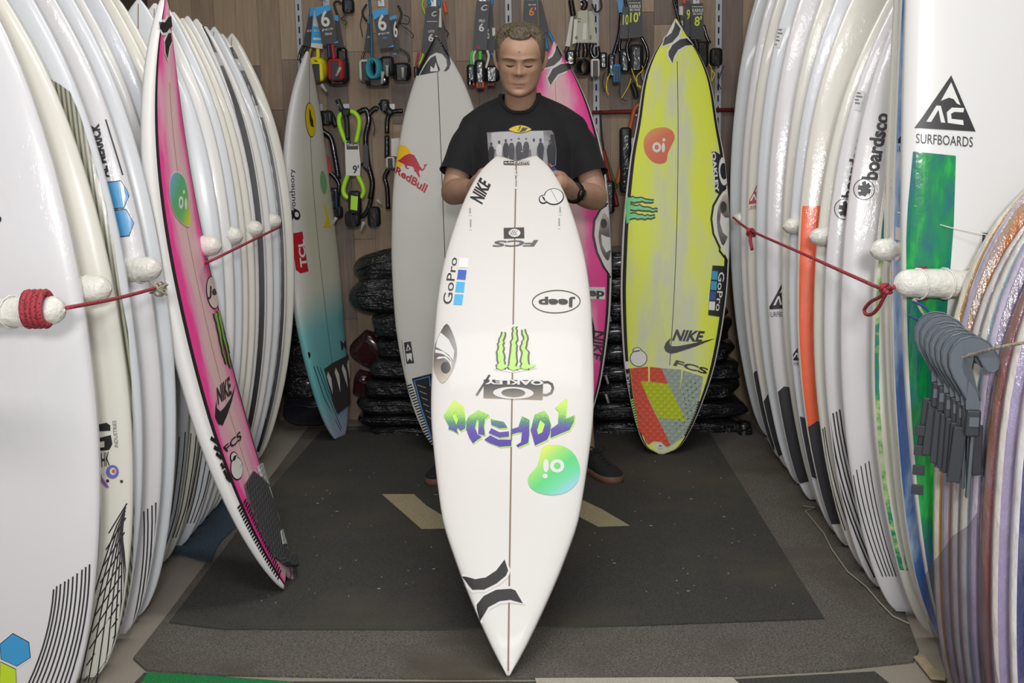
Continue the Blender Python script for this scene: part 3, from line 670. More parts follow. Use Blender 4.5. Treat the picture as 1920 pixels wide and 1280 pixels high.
b.text('lettering', 'sharp', K6([(1150, 147), (988, 147), (988, 172), (1150, 172)]), BLK, .02, parent=o, eps=.0024); b.text('lettering', 'eye', K6([(974, 143), (872, 143), (872, 167), (974, 167)]), PWH, .02, parent=o, eps=.0024)
b.text('lettering', 'NIKE', K6([(625, 622), (722, 402), (604, 316), (487, 545)]), GRD, .03)
monkey(b, *K6([(1430, 535)])[0], 18.8, 15.5, *K6([(1312, 565)])[0], 8.5, line=True); b.poly('eye_band', K6([(1293, 530), (1320, 545), (1340, 590), (1320, 585)]), GRD, eps=.0026); b.stroke('sticker_line', K6([(1395, 455), (1475, 605)]), .001, GRD, eps=.0028)
for q in ((1010, 268, 10, 24), (1006, 395, 10, 44), (490, 702, 9, 36), (496, 845, 9, 52), (1500, 692, 9, 38), (1490, 832, 9, 52)):
    o = b.poly('fin_plug', K6([(q[0]-q[2]*1.7, q[1]-q[3]*1.2), (q[0]+q[2]*1.7, q[1]-q[3]*1.2), (q[0]+q[2]*1.7, q[1]+q[3]*1.25), (q[0]-q[2]*1.7, q[1]+q[3]*1.25)]), M('plug_white', 'e4e2de', .3), eps=.0016)
    b.poly('plug_slot', K6([(q[0]-q[2]*.8, q[1]-q[3]), (q[0]+q[2]*.8, q[1]-q[3]), (q[0]+q[2]*.8, q[1]+q[3]*.7), (q[0]-q[2]*.8, q[1]+q[3]*.7)]), M('plug_grey', '9c9894', .4), parent=o, eps=.0022)
o = b.poly('badge', K6([(866, 886), (1096, 880), (1099, 1002), (868, 1007)]), GRY); b.poly('badge_circle', ell(*K6([(989, 946)])[0], 11, 7.6), PWH, parent=o, eps=.0022)
b.strokes('badge_lattice', [K6([(955+i*24, 915), (990+i*24, 975)]) for i in (-1, 0, 1)]+[K6([(1000+i*24, 915), (965+i*24, 975)]) for i in (-1, 0, 1)], .0012, GRY, parent=o, eps=.0027)['kind'] = 'stuff'
b.text('lettering', 'FCS', K6([(1255, 1022), (740, 1030), (740, 1098), (1252, 1094)]), M('foil_mid', '6a6765', .45), .03, .2)
b.text('lettering', 'GoPro', K2([(262, 560), (322, 78), (246, 70), (166, 556)]), M('print_ink', '3a3638', .4), .0)
for q, c in (([(345, 75), (437, 78), (428, 180), (335, 176)], 'f6f5f2'), ([(330, 200), (418, 206), (405, 306), (316, 300)], '3f66c4'), ([(313, 326), (400, 330), (388, 436), (298, 432)], '45b6f0'), ([(294, 456), (384, 460), (370, 568), (279, 564)], '45b6f0')): b.poly('colour_square', K2(q), M('square_'+c, c, .35))
e1 = ell(1352, 533, 254, 122, 40, -.03); e2 = ell(1352, 533, 244, 113, 40, -.03)
o = b.poly('oval_badge', K2(e1), GRY, holes=[K2(e2)]); b.text('lettering', 'Jeep', K2([(1552, 486), (1165, 486), (1168, 588), (1550, 592)]), GRY, .035, parent=o, eps=.002)
b.poly('claw_backing', K2([(735, 830), (905, 770), (1040, 800), (1120, 1150), (1150, 1230), (900, 1275), (700, 1240)]), M('sticker_clear', 'e6e3de', .42), eps=.0009)
LIM = M('claw_lime', 'b4ee70', .35); DGY = M('claw_outline', '6f6b62', .5)
claws(b, [K2([(775, 1240), (778, 1150), (770, 1030), (785, 940), (797, 850)]), K2([(895, 1245), (905, 1130), (900, 1020), (920, 900), (920, 795)]), K2([(1020, 1240), (1030, 1130), (1015, 1030), (1028, 930), (1008, 825)])], 13, LIM, DGY, 3)
b.polys('claw_foot', [K2([(740, 1190), (830, 1195), (850, 1215), (780, 1250), (735, 1230)]), K2([(850, 1215), (960, 1215), (985, 1230), (895, 1258)]), K2([(985, 1215), (1070, 1195), (1140, 1195), (1120, 1220), (1030, 1245)])], LIM, eps=.0029)
eyesticker(b, sm2([(837.7, 607.5), (850, 628), (857, 655), (854, 680), (845, 702), (830, 719), (817, 702), (812.6, 680), (814, 655), (824, 628)], 3), [K2(q) for q in ([(150, 860), (230, 930), (290, 1050), (280, 1150), (230, 1090), (100, 1010), (115, 930)], [(95, 1035), (180, 1060), (250, 1120), (275, 1190), (240, 1130), (170, 1085), (95, 1070)], [(105, 1130), (130, 1110), (200, 1110), (260, 1170), (262, 1240), (235, 1160), (185, 1125), (120, 1135)])], (836, 690, 9, 11))
GG = gradmat('foil_gradient', b.uv(960, 712), b.uv(960, 748), [(0, '4e4a48'), (.45, '6d6967'), (1, 'a39a8c')], .7)
o = b.poly('oval_logo_plate', K3([(548, 112), (1118, 120), (1112, 306), (545, 288)]), GG, label='grey gradient plate with a white oval and upside down name')
b.poly('oval_ring', ell(*K3([(832, 243)])[0], 38, 11.3, 36, .02), PWH, holes=[ell(*K3([(832, 243)])[0], 22.5, 8.2, 30, .02)], parent=o, eps=.0022)
b.text('lettering', 'OAKLEY', K3([(1118, 122), (560, 112), (560, 160), (1118, 170)]), PWH, .04, parent=o, eps=.0024)
b.stroke('arc_mark', K3([(1120, 140), (1160, 135), (1200, 155), (1212, 195), (1195, 240), (1150, 260), (1115, 258)]), .0075, GG, eps=.0014); b.poly('slash_mark', K3([(595, 65), (613, 70), (490, 265), (467, 262)]), GG, eps=.0014)
TOL = [([(165, 460), (265, 305), (350, 370), (375, 520), (370, 580), (330, 605), (300, 575), (290, 600), (305, 635), (250, 600), (210, 590), (215, 560)], [[(248, 455), (275, 430), (302, 500), (285, 545)]]), ([(380, 520), (400, 470), (500, 405), (600, 455), (560, 490), (550, 560), (560, 650), (495, 635), (500, 500), (480, 500), (465, 580), (490, 640), (530, 665), (490, 690), (445, 725), (410, 670), (380, 590)], []), ([(615, 490), (640, 500), (740, 520), (775, 575), (700, 580), (620, 545)], []), ([(620, 580), (700, 620), (790, 610), (790, 660), (700, 670), (595, 625)], []), ([(610, 650), (690, 690), (815, 690), (812, 750), (700, 758), (600, 720), (553, 690)], []), ([(808, 590), (880, 570), (915, 465), (985, 500), (985, 560), (985, 640), (975, 720), (880, 762), (858, 745), (905, 715), (915, 620), (880, 620), (812, 640)], []), ([(1035, 450), (1130, 410), (1165, 460), (1193, 550), (1180, 640), (1155, 690), (1040, 745), (998, 600)], [[(1090, 500), (1135, 540), (1110, 620), (1070, 640), (1058, 600)]]), ([(1230, 385), (1340, 290), (1335, 490), (1420, 455), (1410, 520), (1370, 595), (1190, 672), (1190, 590), (1260, 540), (1265, 420)], [])]
TG = gradmat('graffiti_ink', b.uv(960, 835), b.uv(960, 755), [(0, '5a48a8'), (.38, '6a58b0'), (.56, '5f9a78'), (.72, 'a8e070'), (.95, 'd8f07a')], .65, .5, 420); TLM = M('graffiti_lime', 'c2f060', .4)
for P, Hs in TOL:
    o = b.poly('graffiti_letter', K3(P), TG, holes=[K3(h) for h in Hs], eps=.0022); b.poly('letter_shadow', K3([(x+10, y+8) for x, y in P]), TLM, parent=o, eps=.0013)
oi(b, K3([(1190, 738), (1110, 765), (1085, 850), (1055, 950), (985, 1030), (972, 1090), (1010, 1160), (1100, 1205), (1230, 1218), (1350, 1185), (1440, 1100), (1470, 990), (1450, 890), (1390, 800), (1300, 750)]), gradmat('bean_green', b.uv(1010, 850), b.uv(1080, 915), [(0, 'e0ee6a'), (.25, '9ee27a'), (.5, '62d884'), (.75, '78dca8'), (1, 'a4d4f4')], .6), K3([(1252, 943)])[0], (13.3, 12.6), K3([(1145, 940)])[0], (5.2, 12.8), K3([(1136, 1040)])[0], (4.9, 4.5))
for P in ([(328, 672), (400, 690), (460, 680), (520, 640), (568, 577), (588, 640), (575, 670), (520, 715), (450, 750), (385, 750), (365, 725)], [(410, 835), (450, 785), (520, 750), (605, 744), (630, 755), (672, 828), (600, 808), (540, 815), (475, 850), (432, 928), (412, 860)]): bordered(b, 'twin_fin_logo', K8(P), GRD, .014)
# ---------------- neon boards with pinlined rails
def railmat(name, body, pin0=.90, pin1=.965, rail='efecea', pin='1c1b1d', both=True):
    m, N = nodemat(name); at = N.new('ShaderNodeAttribute'); at.attribute_name = 'bd'; sp = N.new('ShaderNodeSeparateXYZ'); N.l(at.outputs['Vector'], sp.inputs[0]); co = N.obj()
    v = N.math('ABSOLUTE', sp.outputs[1]); front = N.math('GREATER_THAN', sp.outputs[2], 0.0)
    c = body(N, sp, v, co); c = N.mix(N.math('GREATER_THAN', v, pin0), c, srgb(pin)); c = N.mix(N.math('GREATER_THAN', v, pin1), c, srgb(rail)); c = N.mix(front, srgb(rail), c)
    N.l(c, N.b.inputs['Base Color']); N.b.inputs['Roughness'].default_value = .55; N.b.inputs['Coat Weight'].default_value = .06; N.b.inputs['Coat Roughness'].default_value = .2; return m
def smear(N, co, sx=5, sy=1.6, sc=1.3):
    mp = N.new('ShaderNodeMapping'); mp.inputs['Scale'].default_value = (sx, sy, 1); N.l(co, mp.inputs[0]); return N.noise(sc, mp.outputs[0], 3, .55)
def ybody(N, sp, v, co):
    f = N.math('ADD', smear(N, co, 9, 2.2), N.math('MULTIPLY', N.math('ADD', N.math('ABSOLUTE', N.math('SUBTRACT', v, 0.0)), N.math('MULTIPLY', N.math('SUBTRACT', sp.outputs[0], .45), .5)), .28))
    return N.ramp(f, [(.48, srgb('d8dcb6')), (.60, srgb('e0e88a')), (.72, srgb('e6f052')), (.9, srgb('e8f440'))])
def pbody(N, sp, v, co):
    f = N.math('ADD', N.math('MULTIPLY', smear(N, co, 7, 2.4), .75), N.math('MULTIPLY', v, .55))
    return N.ramp(f, [(.45, srgb('eac4c2')), (.60, srgb('efa4c0')), (.75, srgb('f9489f')), (.92, srgb('f83298'))])
YM = railmat('neon_yellow_deck', ybody); PM = railmat('neon_pink_deck', pbody, .90, .955); PM2 = railmat('neon_pink_deck_wide_rail', pbody, .77, .87)
# yellow board leaning on the back wall
O = fl(1240, 851, .013); NS = aty(1267, 36, 5.14); nr = V((-.02, -1, .2))
yp = [((1216, 840), (1273, 840)), ((1198, 807), (1294, 807)), ((1183, 742), (1322, 742)), ((1171.5, 676), (1341, 676)), ((1168, 560), (1363, 560)), ((1169, 470), (1368, 470)), ((1174, 400), (1369, 400)), ((1184, 294), (1359, 294)), ((1198, 230), (1349, 230)), ((1209, 150), (1333, 150)), ((1224, 105), (1313, 105)), ((1247, 68), (1289, 68))]
YB = Board('surfboard', 'neon yellow surfboard with orange round logo leaning on the back wall', O, NS, nr, [(t, h*1.025) for t, h in px_prof(O, NS, nr, yp, tailw=.012)], .058, (.02, .06), YM, nS=60, nR=34, bow=.034)
b = YB; b.stringer(STD, .003, .2, .9)
q4 = lambda p: Z(1160, 20, .1797, p); q5 = lambda p: Z(1160, 230, .1875, p); q6 = lambda p: Z(1160, 470, .1797, p); q7 = lambda p: Z(1160, 660, .164, p)
b.poly('white_nose_patch', q4([(585, 100), (575, 180), (545, 235), (482, 290)]), PWH)
for P in ([(590, 115), (645, 190), (625, 255), (560, 330), (458, 370), (482, 290), (550, 235), (580, 170)], [(520, 430), (560, 360), (640, 300), (710, 290), (772, 358), (700, 365), (620, 410), (578, 480), (560, 550), (520, 470)]): bordered(b, 'twin_fin_logo', q4(P), BLK, .016)
oi(b, q5([(430, 47), (330, 70), (265, 140), (250, 220), (270, 310), (340, 390), (420, 410), (475, 385), (490, 310), (520, 240), (558, 160), (545, 95), (500, 60)]), gradmat('bean_orange', b.uv(1212, 245), b.uv(1245, 300), [(0, 'e29a4a'), (.4, 'de6e40'), (1, 'd85e3a')], .4), q5([(380, 247)])[0], (8.2, 9.6), q5([(446, 250)])[0], (3.2, 9.2), q5([(452, 173)])[0], (3, 3.2))
NAVY = M('plate_navy', '2b2c3c', .35)
b.poly('white_rail_panel', q5([(1096, 640), (1010, 735), (955, 850), (940, 980), (970, 1130), (1050, 1290), (1100, 1320), (1118, 1100), (1120, 900), (1112, 760)])+q6([(1140, 105)]), PWH, eps=.0014)
b.stroke('black_curve', q5([(1095, 625), (1010, 715), (945, 830), (925, 960), (945, 1110), (1010, 1250)])+q6([(1050, 0), (1130, 108)]), .0085, BLK, eps=.002)
o = b.poly('oval_logo_plate', q5([(930, 290), (970, 290), (1060, 360), (1092, 480), (1096, 600), (1060, 650), (1000, 715), (965, 690), (950, 520)]), NAVY, eps=.0018); b.poly('oval_ring', ell(*q5([(1045, 488)])[0], 8.6, 26.5, 26, -.06), PWH, holes=[ell(*q5([(1047, 487)])[0], 6.4, 15.5, 24, -.06)], parent=o, eps=.0025)
b.text('lettering', 'OAKLEY', q5([(925, 300), (965, 700), (1003, 690), (966, 290)]), PWH, .04, parent=o, eps=.0027)
eyesticker(b, sm2(q5([(1065, 710), (1105, 810), (1114, 950), (1098, 1100), (1045, 1230), (1000, 1130), (982, 1000), (995, 840)]), 3), [q5(x) for x in ([(1020, 900), (1060, 950), (1112, 960), (1108, 1060), (1085, 1140), (1040, 1100), (1010, 1000)],)], (*q5([(1045, 845)])[0], 6, 11))
claws(b, [q5([(85, 765), (160, 775), (240, 775), (350, 787)]), q5([(80, 850), (180, 850), (280, 868), (390, 877)]), q5([(80, 940), (170, 935), (260, 945), (365, 935)])], 10, M('claw_green', '74d88a', .4), BLK, 9); b.polys('claw_foot', [q5([(85, 745), (120, 760), (110, 1000), (80, 1010), (72, 850)])], M('claw_green', '74d88a', .4), eps=.0029)
o = b.poly('camera_logo_plate', q6([(978, 153), (1122, 163), (1106, 400), (1062, 690), (932, 672), (950, 420)]), M('plate_black', '262629', .35), eps=.0017)
for q, c in (([(975, 210), (1034, 215), (1028, 305), (967, 300)], '3a9fd0'), ([(965, 318), (1025, 322), (1018, 412), (957, 407)], '3a9fd0'), ([(954, 424), (1016, 428), (1008, 518), (948, 512)], '3450a0'), ([(945, 528), (1006, 532), (1000, 622), (938, 617)], 'e8e6e2')): b.poly('colour_square', q6(q), M('square_'+c, c, .4), parent=o, eps=.0023)
b.text('lettering', 'GoPro', q6([(1042, 222), (1010, 628), (1062, 632), (1104, 228)]), PWH, .01, parent=o, eps=.0023)
SW = [(545, 905), (530, 960), (545, 995), (620, 995), (800, 960), (1010, 913), (800, 1000), (600, 1065), (540, 1075), (490, 1050), (472, 1010), (490, 960)]
b.text('lettering', 'NIKE', q6([(553, 937), (862, 952), (902, 840), (600, 820)]), BLK, .04); b.poly('tick_logo', q6(SW), BLK)
monkey(b, *q6([(208, 1122)])[0], 16.5, 16, *q6([(193, 1042)])[0], 9, hry=6.5); b.poly('eye_band', q6([(158, 1045), (222, 1035), (220, 1048), (160, 1060)]), BLK, eps=.0028)
b.text('lettering', 'FCS', q7([(620, 152), (1012, 258), (1020, 186), (640, 84)]), BLK, .03, .1)
PR, PG, PL = padmat('pad_red', 'ee5f45'), padmat('pad_grey', 'aebdb0'), padmat('pad_lime', 'cddc28')
pad = empty('traction_pad', label='red lime and grey textured traction pad'); pad.parent = b.root
for P, mt in (([(133, 187), (335, 165), (338, 330), (250, 335), (350, 560), (440, 750), (525, 920), (590, 1065), (545, 1080), (480, 1020), (400, 1015), (345, 1050), (310, 1030), (290, 960), (235, 900), (205, 700), (160, 420)], PR), ([(357, 168), (490, 185), (560, 360), (355, 335)], PR), ([(250, 335), (355, 340), (560, 362), (680, 600), (775, 790), (600, 765), (450, 750), (350, 540)], PL), ([(490, 185), (715, 200), (700, 420), (680, 600), (560, 362)], PG), ([(735, 210), (960, 280), (930, 480), (870, 680), (800, 840), (740, 960), (590, 1060), (525, 920), (450, 750), (600, 765), (775, 790), (680, 600), (705, 420)], PG)): b.poly('pad_piece', q7(P), mt, parent=pad, eps=.001, thick=.004)
hl = []
for x, y in ((215, 235), (200, 290), (250, 280), (190, 340), (220, 385), (255, 430), (205, 440), (240, 485), (285, 470), (275, 530), (210, 590), (255, 580), (310, 575), (290, 620), (240, 635), (220, 685), (275, 680), (325, 670), (255, 735), (305, 720), (340, 770), (290, 775), (322, 822), (650, 810), (700, 835), (655, 870), (740, 740), (745, 800), (690, 770), (790, 760), (780, 700), (825, 665), (770, 640), (810, 610), (765, 590), (750, 530), (800, 550), (845, 515), (795, 495), (740, 475), (785, 435), (840, 460), (830, 400), (885, 420), (820, 340), (875, 355), (775, 380)): hl.append(ell(*q7([(x, y)])[0], 1.2, 1.2, 8))
b.polys('pad_hole', hl, BLK, parent=pad, eps=.0055)['kind'] = 'stuff'
b.poly('black_tail_rail', q7([(70, 170), (128, 190), (155, 420), (195, 700), (235, 905), (222, 890), (150, 610), (105, 350)]), BLK, eps=.0014); b.text('lettering', 'STANCE', q7([(138, 530), (122, 240), (90, 245), (112, 532)]), PWH, .02, eps=.0024)
b.poly('round_emblem', ell(*q7([(98, 150)])[0], 4.6, 7.5), PWH, eps=.0022); b.poly('leash_plug', ell(*q7([(475, 1070)])[0], 5.6, 5.6, 20), M('plug_silver', 'c8c8c6', .3), eps=.003); b.poly('plug_slot', q7([(460, 1062), (490, 1062), (490, 1076), (460, 1076)]), BLK, eps=.0045)
def railticks(b, A, B, n, w, mat, h=.012, name='rail_tick'):
    L = []
    for i in range(n):
        t = i/(n-1); x = A[0]+(B[0]-A[0])*t; y = A[1]+(B[1]-A[1])*t; q = b.uv(x, y); L.append([(q[0]-h/2, q[1]-.003), (q[0]+h/2, q[1]+.003)])
    o = b.strokes(name, L, w, mat, local=True, eps=.0022); o['kind'] = 'stuff'
railticks(b, q7([(908, 575)])[0], q7([(765, 940)])[0], 14, .006, BLK); railticks(b, q7([(150, 545)])[0], q7([(215, 850)])[0], 12, .006, M('claw_lime', 'b4ee70'))
# white board with bull logo, leaning on the back wall
O = fl(848, 848, .013); NS = aty(818, 68, 5.2); nr = V((0, -1, .2))
lp = [(779, 142), (757.5, 210), (745, 272), (735, 347), (732, 430), (732, 480), (736, 560), (743, 630), (762, 724), (781, 783), (811, 836)]
QB = Board('surfboard', 'white surfboard with a red bull logo leaning on the wall, behind the man', O, NS, nr, px_prof(O, NS, nr, left=lp, tailw=.015), .058, (.02, .06), bwhite('board_used_white', 'd9d7d0', rough=.6, coat=0.0), nS=54, nR=30)
b = QB; b.stringer(STD, .0035, .02, .93)
k7 = lambda p: Z(720, 60, .25, p); k5 = lambda p: Z(780, 0, .1406, p); k9 = lambda p: Z(720, 560, .2344, p)
b.poly('wave_logo', k5([(265, 488), (350, 590), (440, 720), (463, 850), (440, 920), (400, 950), (370, 952), (415, 880), (405, 790), (350, 720), (270, 700), (180, 750), (100, 880), (35, 1012), (8, 1008), (60, 860), (150, 670)]), BLK); b.poly('mountain_logo', k5([(48, 1006), (130, 860), (200, 770), (262, 740), (285, 840), (322, 925), (308, 955)]), BLK); b.poly('crown_mark', k5([(195, 880), (240, 920), (265, 835), (298, 950), (192, 957)]), PWH, eps=.0024)
b.poly('sun_disc', k7([(101, 852), (125, 845), (160, 852), (190, 880), (205, 915), (160, 930), (125, 955), (142, 1000), (120, 1015), (82, 1010), (90, 920)]), M('sun_yellow', 'f2c21e', .4)); BR = M('bull_red', 'b8283a', .4)
b.poly('bull_logo', k7([(105, 965), (130, 950), (150, 930), (190, 913), (225, 922), (245, 955), (272, 1010), (290, 1030), (302, 1015), (300, 995), (327, 990), (312, 1008), (303, 1030), (285, 1042), (268, 1032), (262, 1050), (272, 1085), (262, 1088), (240, 1050), (230, 1045), (222, 1012), (200, 1005), (178, 1000), (168, 1015), (190, 1022), (180, 1028), (160, 1018), (158, 998), (142, 985), (125, 978)]), BR, eps=.0024)
b.text('lettering', 'RedBull', k7([(82, 1058), (305, 1208), (332, 1148), (98, 1008)]), BR, .03)
o = b.poly('earth_logo_plate', k9([(160, 350), (215, 340), (242, 515), (182, 520)]), BLK); b.poly('logo_mark', k9([(178, 420), (190, 360), (215, 405)]), PWH, holes=[k9([(185, 412), (193, 378), (206, 404)])], parent=o, eps=.0022); b.poly('logo_mark', k9([(178, 440), (224, 435), (225, 500), (205, 475), (190, 505)]), PWH, parent=o, eps=.0022)
b.text('lettering', 'OCEANEARTH', k9([(165, 530), (138, 332), (148, 332), (174, 530)][::1]), BLK)
o = b.poly('tail_pad', k9([(225, 638), (375, 600), (450, 620), (450, 1150), (390, 1140), (300, 905)]), M('pad_black', '242428', .8, bump=.5, bscale=200), eps=.001, thick=.004)
b.stroke('blue_outline', k9([(372, 700), (365, 622), (245, 655), (300, 870), (385, 1120)]), .006, M('pad_blue', '3f84c4', .6), parent=o, eps=.0062)
b.strokes('pad_groove', [k9([(270+i*16, 690+i*50), (335+i*9, 712+i*50)]) for i in range(6)], .003, M('groove_grey', 'a4a4a4', .7), parent=o, eps=.0062)['kind'] = 'stuff'
railticks(b, k9([(205, 690)])[0], k9([(380, 1170)])[0], 24, .005, BLK, .02)
# pink board behind the man
O = fl(1062, 846, .013); NS = aty(1039, 79, 5.2)
rp_ = [(1055, 103.5), (1077, 137), (1103, 191), (1121, 245), (1133, 294), (1140.5, 354), (1147, 458), (1148, 520), (1144, 599), (1131.6, 692.5), (1121, 740), (1100, 800)]
PB = Board('surfboard', 'hot pink surfboard leaning on the back wall, directly behind the man', O, NS, nr, px_prof(O, NS, nr, right=rp_, tailw=.012), .058, (.02, .06), PM, nS=54, nR=30)
b = PB; b.stringer(M('stringer_pink', 'c9958c', .5), .0035, .2, .97)
h1 = lambda p: Z(1000, 70, .2579, p); h2 = lambda p: Z(1080, 380, .3125, p)
for P in ([(168, 55), (208, 130), (195, 165), (150, 205), (70, 228), (92, 175), (140, 140), (160, 100)], [(105, 300), (140, 230), (200, 195), (250, 190), (295, 245), (230, 250), (180, 270), (150, 310), (125, 350), (100, 275)]): bordered(b, 'twin_fin_logo', h1(P), BLK, .015)
b.poly('white_rail_panel', h2([(185, 20), (150, 45), (118, 100), (110, 190), (130, 290), (170, 380), (212, 445), (222, 300), (218, 120), (208, 30)]), PWH, eps=.0014); b.stroke('black_curve', h2([(195, 5), (145, 40), (108, 110), (102, 200), (125, 300), (165, 385), (210, 450)]), .009, BLK, eps=.002)
eyesticker(b, sm2(h2([(172, 58), (205, 130), (214, 210), (205, 300), (190, 348), (155, 300), (135, 210), (148, 110)]), 3), [h2([(150, 190), (180, 205), (212, 215), (208, 280), (180, 300), (155, 250)])], (*h2([(165, 125)])[0], 6, 9))
o = b.poly('name_sticker', h2([(0, 505), (174, 507), (174, 580), (0, 575)]), PWH); b.text('lettering', 'Jeep', h2([(-10, 575), (170, 578), (170, 515), (-10, 510)]), BLK, .04, parent=o, eps=.0024)
b.text('lettering', 'NIKE', h2([(105, 765), (95, 935), (150, 950), (175, 775)]), BLK, .03); b.poly('tick_logo', h2([(85, 660), (92, 710), (110, 735), (85, 730), (60, 800), (70, 700)]), BLK)
b.poly('white_nose_ring', h1([(127, 20), (140, 0)]) + h1([(150, 30)]), PWH) if False else None
# pink board leaning on the left rack
O = V((-.752, 3.275, .013)); NS = aty(308, -12, 3.38); th = math.radians(-1); nr = V((math.cos(th), -math.sin(th), .1))
PF = [(0, .052), (.02, .082), (.06, .12), (.14, .165), (.27, .208), (.42, .23), (.55, .228), (.68, .205), (.79, .166), (.88, .115), (.94, .066), (.98, .026), (1, .004)]
LP = Board('surfboard', 'hot pink surfboard with grey tail pad leaning against the left rack', O, NS, nr, [(t, h*.96+.018*max(0, 1-abs(t-.2)/.2)) for t, h in PF], .062, (.10, .115), PM2, swallow=.035, nS=60, nR=34)
b = LP; b.stringer(M('stringer_pink', 'c9958c', .5), .004, .12, .86)
a0 = lambda p: Z(260, 0, .25, p); a1 = lambda p: Z(270, 300, .2656, p); a2 = lambda p: Z(340, 620, .2188, p); a3 = lambda p: Z(400, 840, .2267, p)
for P in ([(135, 155), (150, 168), (190, 168), (215, 130), (226, 70), (232, 140), (225, 210), (205, 240), (175, 245), (155, 215)], [(215, 250), (236, 245), (243, 310), (225, 350), (210, 440), (195, 390), (190, 310)]): bordered(b, 'twin_fin_logo', a0(P), BLK, .015)
oi(b, a1([(230, 88), (192, 110), (176, 180), (182, 270), (210, 370), (262, 440), (315, 465), (325, 400), (312, 330), (302, 220), (275, 125)]), gradmat('bean_teal', b.uv(320, 330), b.uv(352, 420), [(0, '7ab4d4'), (.35, '56b47c'), (.7, '66c060'), (1, 'd8e040')], .4), a1([(254, 300)])[0], (4.4, 12), a1([(288, 310)])[0], (2.3, 11), a1([(274, 226)])[0], (2, 4), True)
o = b.poly('oval_badge', ell(*a1([(482, 935)])[0], 12, 31, 30, -.12), GRD); b.poly('badge_face', ell(*a1([(482, 935)])[0], 11, 29.5, 30, -.12), M('badge_pink', 'ecd6d2', .4), parent=o, eps=.002); b.text('lettering', 'Jeep', a1([(445, 985), (518, 965), (516, 895), (448, 890)]), GRD, .03, parent=o, eps=.0026)
claws(b, [a1([(500, 1080), (520, 1180), (545, 1320), (575, 1440)]), a1([(522, 1065), (545, 1180), (575, 1330), (605, 1465)]), a1([(548, 1068), (565, 1160), (590, 1290), (625, 1400)])], 5.5, M('claw_olive', '8cb84a', .4), BLK, 5)
b.text('lettering', 'NIKE', a2([(310, 635), (428, 540), (408, 388), (297, 490)]), BLK, .03); b.poly('tick_logo', a2([(297, 590), (300, 660), (330, 692), (370, 650), (415, 580), (460, 450), (430, 600), (390, 720), (350, 810), (312, 800), (285, 740), (287, 660)]), BLK)
b.text('lettering', 'FCS', a2([(385, 1040), (515, 925), (500, 855), (350, 1000)]), BLK, .02)
monkey(b, *a2([(470, 1180)])[0], 12, 22, *a2([(445, 1085)])[0], 7.5, -.05, hry=11); b.poly('eye_band', a2([(425, 1118), (440, 1075), (465, 1065), (450, 1110)]), BLK, eps=.0028); b.stroke('sticker_line', a2([(425, 1255), (518, 1135)]), .001, BLK, eps=.0028)
pad = empty('traction_pad', label='charcoal and light grey traction pad'); pad.parent = b.root
PD, PLG = padmat('pad_charcoal', '4a4a4c'), padmat('pad_light', 'b4bab8')
b.poly('pad_piece', a3([(250, 310), (320, 195), (385, 250), (430, 300), (480, 430), (545, 600), (540, 700), (560, 800), (640, 840), (655, 900), (640, 975), (560, 955), (500, 910), (420, 780), (340, 600), (280, 430)]), PD, parent=pad, eps=.001, thick=.006)
b.poly('pad_piece', a3([(355, 155), (390, 85), (420, 72), (440, 130), (490, 290), (540, 520), (600, 730), (678, 822), (600, 830), (555, 800), (535, 690), (545, 595), (480, 420), (430, 300), (385, 240)]), PLG, parent=pad, eps=.001, thick=.008)
b.poly('pad_piece', a3([(520, 925), (600, 900), (650, 850), (690, 850), (670, 930), (640, 985), (590, 990), (540, 960)]), PD, parent=pad, eps=.006, thick=.02)
railticks(b, a3([(205, 485)])[0], a3([(510, 1080)])[0], 26, .006, BLK, .03); railticks(b, a3([(255, 440)])[0], a3([(545, 1030)])[0], 24, .006, BLK, .03)
b.strokes('rail_lettering', [a2(x) for x in ([(245, 918), (300, 960)], [(275, 995), (325, 1030)], [(290, 1050), (340, 1095)], [(335, 1135), (360, 1180), (345, 1170)], [(360, 1195), (395, 1270)], [(380, 1250), (415, 1290)])], .012, BLK, eps=.002)
# teal tipped board at the back left
O = V((-.893, 5.06, .013)); NS = aty(576, 97, 5.2); th = math.radians(15); nr = V((math.cos(th), -math.sin(th), .1))
m, N = nodemat('teal_fade_deck'); at = N.new('ShaderNodeAttribute'); at.attribute_name = 'bd'; sp = N.new('ShaderNodeSeparateXYZ'); N.l(at.outputs['Vector'], sp.inputs[0])
c = N.ramp(N.math('ADD', sp.outputs[0], N.math('MULTIPLY', sp.outputs[1], -.02)), [(.0, srgb('b8b4d0')), (.06, srgb('8fb0bc')), (.14, srgb('68b0b4')), (.30, srgb('7fc0c2')), (.40, srgb('d8d8c4')), (.6, srgb('d2cfb8')), (.75, srgb('dcdad0')), (1, srgb('d6d4cc'))])
c = N.mix(N.math('MULTIPLY', N.ramp(N.math('MULTIPLY', sp.outputs[1], -1.0), [(.35, (0, 0, 0, 1)), (.85, (1, 1, 1, 1))]), N.ramp(sp.outputs[0], [(.32, (0, 0, 0, 1)), (.44, (1, 1, 1, 1))])), c, srgb('e8e6e4')); N.l(c, N.b.inputs['Base Color']); N.b.inputs['Roughness'].default_value = .4
TB = Board('surfboard', 'used white surfboard fading to teal at its tail, beside the left rack', O, NS, nr, PF, .06, (.04, .07), m, swallow=.0, nS=54, nR=30)
b = TB; b.stringer(STD, .0035, .14, .98)
t4 = lambda p: Z(520, 90, .2266, p); t5 = lambda p: Z(530, 380, .1875, p); t6 = lambda p: Z(560, 600, .1875, p)
